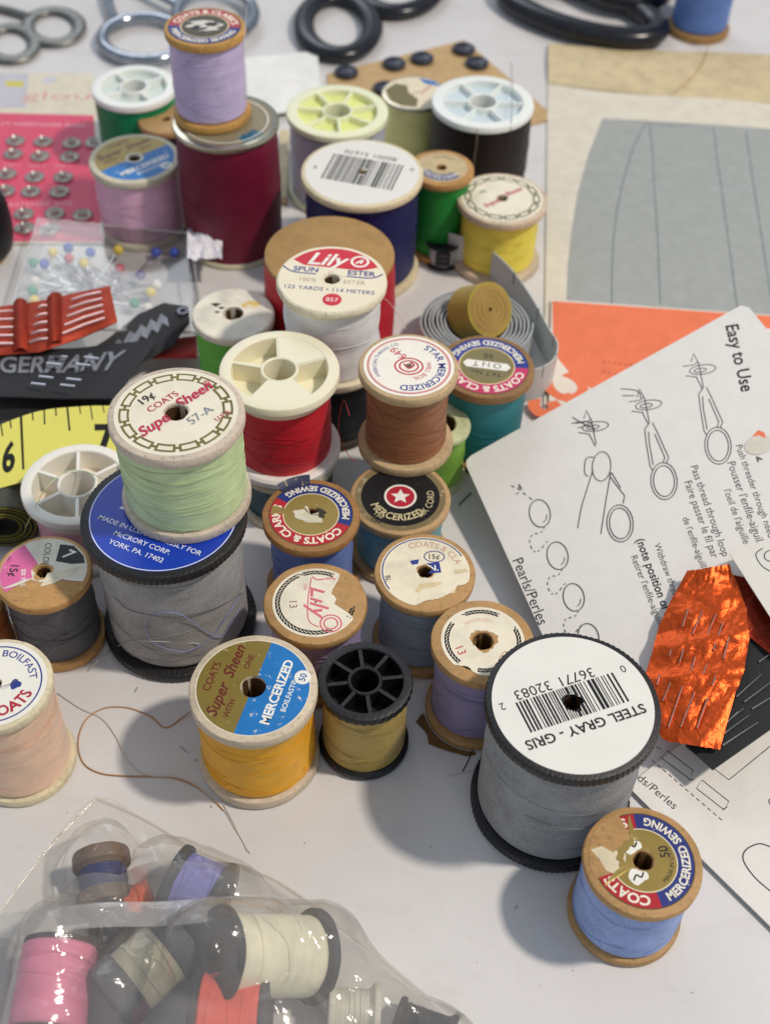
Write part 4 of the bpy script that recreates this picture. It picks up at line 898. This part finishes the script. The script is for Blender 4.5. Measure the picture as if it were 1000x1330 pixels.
def tape_txt(s, u0, u1, v0, v1):
    V, Fc, W = text_geo(s, .03, 0); part(tm_, 'lettering', ([tape_pt(u0 + (u1 - u0) * x / W, v0 + (v1 - v0) * y / .73) + Zv * .14 + Vector((0, -.05, 0)) for x, y in V], Fc), BK, smooth=False)
tape_txt('6', xu(4), xu(24), .78, .33); tape_txt('7', xu(122), xu(146), .75, .28)
ck = at(8, 664, 8); axd = Vector((.25, -1, .25)).normalized(); qr = Vector((0, 0, 1)).rotation_difference(axd)
for k in range(9):
    r = 3.4 + k * .62; g = lathe([(r, -9), (r + .36, -9), (r + .36, 9 - .15 * (k % 3)), (r, 9 - .15 * (k % 3))], 40); part(tm_, 'tape_coil', ([qr @ Vector((v.x * 1.15, v.y * .85, v.z)) + ck for v in g[0]], g[1]), plastic('#8a8434' if k % 2 else '#2b2a18', .5))

# grey tape coil with loose loop, olive roll
cc_ = at(618, 418, 13); gc = thing('gray_tape_coil', 'coiled gray measuring tape with a loose loop between teal and yellow spools', 'tape measure', Vector((cc_.x, cc_.y, 0)))
sp_pts = []
for i in range(7 * 36 + 1):
    a = 2 * PI * i / 36; r = 10.5 + 1.45 * i / 36 + .35 * noise.noise(Vector((math.cos(a) * 2, math.sin(a) * 2, i * .02))); sp_pts.append(Vector((cc_.x + r * math.cos(a), cc_.y + r * math.sin(a), 0)))
def ribbon(pts, z0, z1, th=.45):
    V, Fc, n = [], [], len(pts)
    for i, p in enumerate(pts):
        t = (pts[min(i + 1, n - 1)] - pts[max(i - 1, 0)]); t.z = 0; t.normalize(); s = Vector((-t.y, t.x, 0)) * th / 2
        a, b = (z0(i / (n - 1)), z1(i / (n - 1)))
        V += [p + s + Zv * a, p - s + Zv * a, p - s + Zv * b, p + s + Zv * b]
    for i in range(n - 1):
        for k in range(4): Fc.append((4 * i + k, 4 * i + (k + 1) % 4, 4 * i + 4 + (k + 1) % 4, 4 * i + 4 + k))
    return V, Fc + [(3, 2, 1, 0), tuple(4 * (n - 1) + k for k in range(4))]
GT = plastic('#bfc3c3', .4, .25)
part(gc, 'coil', ribbon(sp_pts, lambda t: .3, lambda t: 13 + .5 * math.sin(t * 40)), GT)
lp = spline([Vector((*at(x, y, 15).xy, 0)) for x, y in ((583, 302), (625, 317), (660, 345), (690, 385), (712, 425), (724, 446), (719, 466), (700, 478), (676, 482))], 8)
lp = lp
part(gc, 'loose_loop', ribbon(lp, lambda t: .4, lambda t: 15), plastic('#c6cac8', .45, .15))
for x, y, ang in ((714, 448, 0),):
    pass
for k in range(5):
    i = 18 + k * 9
    if i < len(lp) - 1: part(gc, 'tick_mark', ribbon([lp[i] + Vector((-.0, -.0, 0)), lp[i].lerp(lp[i + 1], .25)], lambda t: 10, lambda t: 15.02, .6), BK, smooth=False)
axr = (-FWD + RGT * .62 - UPV * .06).normalized(); rc_ = at(637, 402, 20); qr = Vector((0, 0, 1)).rotation_difference(axr)
orl = thing('olive_tape_roll', 'tight olive tan ribbon roll resting on the gray tape coil', 'ribbon roll', at(630, 420, 0))
for k in range(9):
    r0 = .8 + k * 1.0; dz = -.12 * (k % 2) - (.0 if k < 8 else .25); g = lathe([(r0, -13), (r0 + .93, -13), (r0 + .93, dz - .12), (r0 + .8, dz), (r0 + .12, dz), (r0, dz - .12)], 56, jit=.1); part(orl, 'ribbon_turn', ([qr @ v + rc_ for v in g[0]], g[1]), cloth('#9c7d3c' if k < 8 else '#a08c2e', 2200))

# cream lace and stick behind the pale spool
f6 = band([(322, 150), (420, 140)], [(318, 75), (412, 66)], lambda u, v: 3 + 1.0 * math.sin(u * 5 + v * 2)); single('lace_bundle', slab(40, 24, f6, .6), cloth('#efe8d8', 1500), 'loose bundle of cream lace behind the pale gray spool', 'lace')
single('wooden_stick', box(at(368, 215, 2.5), Vector((2.0, .2, 0)), Vector((-1.5, 26, 0)), Vector((0, 0, 1.6))), wood('#d8c8a0'), 'pale flat wooden stick lying between maroon and pale gray spools', 'stick', smooth=False)

# ================================================================== scissors
def scissors(name_label, mat, rings, z=4.0, group='pairs of scissors along the far edge'):
    c = at(*rings[0]['c'], 0); t = thing('scissors', name_label, 'scissors', c, group)
    for r in rings:
        cx, cy = r['c']; pts = []
        for k in range(40):
            a = 2 * PI * k / 40; tl = rad(r.get('tilt', 0)); x, y = r['a'] * math.cos(a), r['b'] * math.sin(a)
            p = at(cx + x * math.cos(tl) - y * math.sin(tl), cy + x * math.sin(tl) + y * math.cos(tl), r.get('z', z)); pts.append(p)
        part(t, 'handle_ring', tube(pts, r.get('r', (2.2, 2.2)), 12, closed=True), mat)
        sh = spline([at(x, y, r.get('z', z)) for x, y in r['shank']], 6); part(t, 'shank', tube(sh, r.get('sr', (2.4, 2.0)), 10), mat)
        e = sh[-1]; d = (sh[-1] - sh[-2]).normalized(); s = Vector((-d.y, d.x, 0)); w = r.get('bw', 5)
        part(t, 'blade', prism(ccw([e + s * w, e - s * w, e + d * 70 - s * w * .2, e + d * 70 + s * w * .2]), 1.6), metal('#aeb2b6', .25, .2), smooth=False)
    return t
scissors('old dull gray steel scissors with flat oval finger rings', metal('#8f8e88', .45, .5), [dict(c=(70, 34), a=34, b=21, r=(3.4, 1.3), z=2, shank=((40, 22), (5, 12), (-40, 5))), dict(c=(14, 56), a=32, b=21, r=(3.4, 1.3), z=2, shank=((-5, 36), (-20, 25), (-50, 10)))])
scissors('polished chrome scissors with large loops behind the lavender spool', metal('#aab0b8', .16, .4), [dict(c=(188, 50), a=55, b=28, r=(3.2, 2.6), shank=((150, 26), (142, 5), (135, -30)), sr=(2.6, 2.4)), dict(c=(280, 18), a=50, b=32, r=(3.2, 2.6), shank=((235, 8), (190, -15), (150, -40)), z=6)])
BP = plastic('#14151c', .25, .05)
scissors('black handled scissors with one round finger loop by the button card', BP, [dict(c=(439, 33), a=45, b=37, r=(5.2, 3.4), shank=((420, -2), (410, -20), (380, -60)), tilt=8), dict(c=(520, -22), a=52, b=36, r=(5.2, 3.4), shank=((480, -40), (450, -60), (400, -90)), tilt=-10)])
scissors('large black handled shears with long oval loop on the envelope edge', BP, [dict(c=(755, 12), a=102, b=27, r=(6.4, 5.0), shank=((845, 30), (850, 10), (835, -20)), tilt=15, z=6), dict(c=(800, -32), a=70, b=32, r=(4, 4.4), shank=((850, 0), (848, -10), (830, -40)), tilt=15, z=9)])

# ================================================================== plastic bag of small spools
BG = 'small spools inside the plastic bag'
def lying(label, p0, p1, z0, z1, R, col, fl, t=2.0, rt=.85, kind='wood', hole=.3, fuzz=0.0):
    a, b = at(*p0, z0), at(*p1, z1); ax = b - a
    return Spool(label, a, R, ax.length, col, rt, 0, kind, fl, t, hole, axis=ax, group=BG, strands=2, name='bagged_spool', fuzz=fuzz), a, b
caps = []
def add(label, p0, p1, z0, z1, R, *a, **k):
    s, p, q_ = lying(label, p0, p1, z0, z1, R, *a, **k); caps.append((p, q_, R * 1.0)); return s
add('navy thread spool with frayed brown end at the pointed corner of the bag', (139, 1180), (131, 1108), 7, 8, 7.2, '#2c3468', '#7a6658', 4.0, .82)
add('violet blue thread spool with dark flange under the fold of the bag', (290, 1175), (222, 1146), 9, 10, 10.0, '#8684cc', '#4a4c52', 2.2, .86)
add('pink thread cone with black cap in the plastic bag', (60, 1345), (80, 1222), 9, 12, 8.4, '#ee86aa', '#2a2028', 1.2, 1.03)
add('black thread spool lying crosswise behind the beige one in the bag', (120, 1222), (300, 1205), 6.5, 7, 6.2, '#2a2b30', '#303238', 2.0, .95)
s = add('beige gray thread spool with dark flanges lying diagonal in the bag', (142, 1300), (240, 1215), 10, 11, 8.6, '#b8b29c', '#55565c', 6.0, .92)
pc_ = at(284, 1240, 23); pd_ = pc_ + Vector((.80, .22, -.50)) * 27
cs = Spool('cream thread spool with black holed flange facing out in the bag', pd_, 11.0, 27, '#f6eed2', .84, 0, 'wood', '#2c2e34', 2.0, .42, axis=pc_ - pd_, group=BG, strands=2, name='bagged_spool'); caps.append((pd_, pc_, 11.0))
add('coral thread spool lying in the plastic bag under the cream one', (250, 1335), (350, 1338), 12, 12, 12.5, '#ff6450', '#3a3a40', 2.0, .98)
add('clear white bobbin at the lower corner of the bag', (425, 1312), (492, 1316), 7, 6, 6.5, '#dcd8c8', '#e0dccc', 1.6, .8)
add('small black spool lying at the lower tip of the bag', (515, 1318), (590, 1345), 4, 4, 4.5, '#1e1f24', '#26272c', 1.6, .8)
add('small orange thread spool peeking out below the bag fold', (165, 1185), (200, 1168), 6, 6, 5.5, '#f07048', '#d86040', 1.2, .95)

def bag_film(outline, centre, lift, ns, raw_lift, wr, seed):
    C = at(*centre, 0); B = spline([Vector((*at(x, y, 0).xy, 0)) for x, y in outline], 10, closed=True); nt = len(B); H = {}; pos = {}
    for i in range(ns + 1):
        for k in range(nt):
            p = C.lerp(B[k], i / ns); pos[i, k] = p; h = .35
            for a, b, R in caps:
                ab = (b - a); t = max(0, min(1, (p - a).xy.dot(ab.xy) / max(ab.xy.length_squared, 1e-6))); d = (p.xy - (a + ab * t).xy).length
                zc = a.z + ab.z * t
                if d < R + 1.2: h = max(h, zc + math.sqrt(max((R + 1.2) ** 2 - d * d, 0)))
            H[i, k] = h + raw_lift
    G = dict(H)
    for it in range(14):
        N = {}
        for i in range(1, ns):
            for k in range(nt):
                N[i, k] = max(H[i, k], .25 * (G[i - 1, k] + G[i + 1, k] + G[i, (k - 1) % nt] + G[i, (k + 1) % nt]) * .985)
        av = sum(N[1, k] for k in range(nt)) / nt
        for k in range(nt): N[0, k] = av; N[ns, k] = .3 + raw_lift * .6
        G = N
    V, Fc = [], []
    for i in range(ns + 1):
        for k in range(nt):
            p = pos[i, k]; e = math.sin(PI * min(1, (1 - i / ns) * 3) / 2)
            w = wr * e * (1.6 * (.45 - abs(noise.noise(Vector((p.x * .07 + p.y * .05, p.y * .09 - p.x * .04, seed + 4))))) + noise.noise(Vector((p.x * .10, p.y * .10, seed))) + .7 * noise.noise(Vector(((p.x + p.y) * .25, (p.x - p.y) * .07, seed + 9))) + 1.1 * (.3 - abs(noise.noise(Vector((p.x * .22 + p.y * .12, p.y * .1 - p.x * .06, seed + 2))))) + .4 * (.3 - abs(noise.noise(Vector((p.x * .5 - p.y * .3, p.y * .3, seed))))))
            V.append(p + Vector((0, 0, max(G[i, k] + lift + w, .3))))
    for i in range(ns):
        for k in range(nt): j = (k + 1) % nt; Fc.append((i * nt + k, (i + 1) * nt + k, (i + 1) * nt + j, i * nt + j))
    return V, Fc
bag = thing('plastic_bag', 'clear plastic bag full of small thread spools', 'bag', at(200, 1250, 0))
OUT = [(125, 1036), (60, 1105), (0, 1185), (-80, 1290), (-120, 1420), (100, 1500), (400, 1480), (640, 1400), (560, 1300), (470, 1225), (370, 1150), (258, 1105), (190, 1065)]
part(bag, 'film_panel', bag_film(OUT, (190, 1250), 0, 64, 0, 1.1, 3), film(.08, '#f8f4ec', .08), sharp=None)
OUT2 = [(-60, 1200), (0, 1190), (110, 1174), (220, 1171), (330, 1166), (385, 1172), (470, 1228), (560, 1302), (635, 1398), (400, 1475), (100, 1495), (-115, 1415)]
fr2 = bag_film(OUT2, (230, 1270), 1.0, 60, .8, 1.0, 8); part(bag, 'film_panel', fr2, film(.17, '#f8f6f4', .12), sharp=None)
hem = spline([at(x, y, z) for x, y, z in ((-60, 1206, 8), (10, 1188, 14), (110, 1176, 22), (200, 1172, 22), (270, 1168, 22), (330, 1166, 16), (382, 1172, 4))], 8)
part(bag, 'hem_strip', slab(len(hem) - 1, 3, lambda u, v: hem[min(int(u * (len(hem) - 1) + .5), len(hem) - 1)] + Vector((0, -6.0 * (1 - v), .6 + .4 * math.sin(u * 20) + .7 * math.sin(v * PI))), .15), film(.3, '#f2f0ee', .12))
edge = spline([at(x, y, .5) for x, y in ((125, 1036), (90, 1072), (60, 1105), (25, 1150), (-5, 1190))], 8); part(bag, 'seam', tube(edge, (.3, .12), 6), film(.25, '#f0ecdc', .1))
edge = spline([at(x, y, .5) for x, y in ((125, 1036), (190, 1065), (258, 1105), (320, 1128), (370, 1150), (470, 1225), (560, 1300))], 8); part(bag, 'seam', tube(edge, (.3, .12), 6), film(.25, '#f0ecdc', .1))

# ================================================================== loose threads
def strand(pts, r, col, label, cat='thread'): return single('loose_thread', tube(spline(pts, 8), r, 5), thread(col), label, cat, sharp=None)
strand([at(x, y, z) for x, y, z in ((262, 912, 3), (237, 932, .6), (215, 945, .3), (195, 930, .3), (165, 919, .3), (135, 920, .3), (112, 935, .3), (102, 962, .3), (108, 990, .3), (130, 1004, .3), (165, 1008, .3), (215, 1009, .3), (245, 1017, .3), (270, 1032, .3), (290, 1052, .3))], .2, '#b98a58', 'tan loop of thread curling across the table beside the yellow spool')
strand([at(x, y, z) for x, y, z in ((75, 900, .4), (105, 920, .4), (132, 932, .6), (150, 955, .4), (165, 985, .4), (190, 1006, .6), (240, 1012, .5), (285, 1045, .4), (305, 1075, .3), (325, 1108, .3))], .13, '#d9cfc4', 'thin pale thread crossing the tan loop on the table')
strand([at(x, y, .3) for x, y in ((288, 1040), (300, 1062), (312, 1085), (322, 1106))], .13, '#e0d4c8', 'short pale thread end in front of the yellow spool')
c, R = BIG; tr = R * .9 + .5
strand([on_tube(x, y, c, tr) for x, y in ((312, 775), (295, 800), (280, 822), (262, 838), (240, 846), (215, 842), (197, 832), (190, 815), (197, 800), (215, 795), (235, 798), (250, 808), (285, 828), (302, 805), (312, 790))], .13, '#8d9ac8', 'pale blue thread looped on the side of the large light gray spool')
strand([on_tube(x, y, c, tr) for x, y in ((148, 775), (165, 790), (190, 798), (230, 802), (280, 790), (315, 770))], .11, '#55565c', 'dark gray thread drooping round the large light gray spool')
strand([at(116, 870, 1), at(128, 858, 4), on_tube(147, 842, c, tr + 1), on_tube(170, 834, c, tr), on_tube(200, 833, c, tr), on_tube(260, 836, c, tr)], .13, '#c4c4c6', 'silvery thread trailing from the charcoal spool to the gray spool')
c, R = DGREY; strand([on_tube(5, 795, c, R * .9 + .4), on_tube(35, 810, c, R * .9 + .4), on_tube(60, 815, c, R * .9 + .4), on_tube(74, 822, c, R * .9 + .5), on_tube(72, 840, c, R * .9 + .9), at(58, 856, 14), at(42, 866, 30), at(20, 885, 39), at(0, 893, 39)], .1, '#5a5c62', 'dark thread hanging from the charcoal spool onto the peach spool')
strand([at(164, 634, 50), at(135, 622, 32), at(110, 612, 26), at(85, 613, 26), at(62, 632, 26), at(48, 655, 26), at(40, 672, 20), at(33, 686, 12)], .13, '#c4dca0', 'light green thread running over the white plastic spool')
c, R = DARK; strand([at(664, 80, 40), at(664, 95, 40), at(665, 120, 38.6), at(664, 150, 38.4), on_tube(663, 168, c, R + .4), on_tube(662, 200, c, R + .5)], .13, '#4a3a34', 'dark thread looping over the white six pocket top')
strand([on_tube(620, 168, c, R * .99 + .5), on_tube(619, 185, c, R + .6), on_tube(616, 205, c, R + .6), on_tube(614, 225, c, R + .6)], .16, '#a08a78', 'light brown strand hanging down the dark brown spool')
c, R = LILY; strand([on_tube(500, 388, c, R * .9 + .8), at(508, 396, 40), at(518, 410, 38), at(527, 428, 36)], .15, '#d8b8b4', 'pale pink thread end beside the white thread spool')
strand([at(905, 50, 4), at(918, 62, 3), at(910, 85, 3), at(893, 105, 3), at(874, 120, 3)], .2, '#b98a50', 'tan thread trailing over the envelope flap')
strand([at(618, 965, .5), at(612, 978, .4), at(606, 992, .3), at(600, 1002, .3)], .15, '#2a2a30', 'short black thread end beside the purple spool')
strand([at(640, 988, 2), at(620, 998, .8), at(600, 1004, .4), at(580, 1008, .3)], .1, '#c8c8cc', 'wispy pale thread beside the steel gray spool base')
strand([at(612, 640, .3), at(602, 650, .3), at(596, 656, .3)], .3, '#2c6a50', 'short green thread scrap by the instruction card')
strand([at(330, 40, 40), at(326, 20, 60), at(322, 5, 86), on_tube(318, 40, MAROON[0], 22), on_tube(316, 75, MAROON[0], 20)][2:], .1, '#d8cfe0', 'fine lilac thread hanging beside the lavender spool')
c, R = BROWN
strand([at(454, 540, 50), at(446, 520, 46), at(440, 560, 38), at(452, 590, 32), at(462, 600, 30)], .13, '#a8202c', 'red thread end between the red spool and brown spool')
# lint and crumbs on the table
lint = [(172, 895, 2.2), (238, 972, 1.6), (244, 979, 1.4), (258, 985, 1.6), (87, 1054, .8), (275, 1048, .7), (669, 1178, 1.0), (745, 1260, .7), (560, 1100, .6), (700, 1280, .6), (430, 1120, .5), (395, 1095, .5), (620, 1250, .5), (900, 1290, .6)]
for i, (x, y, s) in enumerate(lint):
    c = at(x, y, .2); pts = [c + Vector((random.uniform(-1, 1), random.uniform(-1, 1), random.uniform(0, .2))) * s * .7 for _ in range(2)]
    single('lint_fleck', tube(spline(pts, 4), .06 * s + .03, 4), thread('#8a847e' if s < 1.5 else '#a09d9a'), 'tiny dark fleck of lint on the bare table', 'lint', 'flecks of lint on the table', sharp=None)
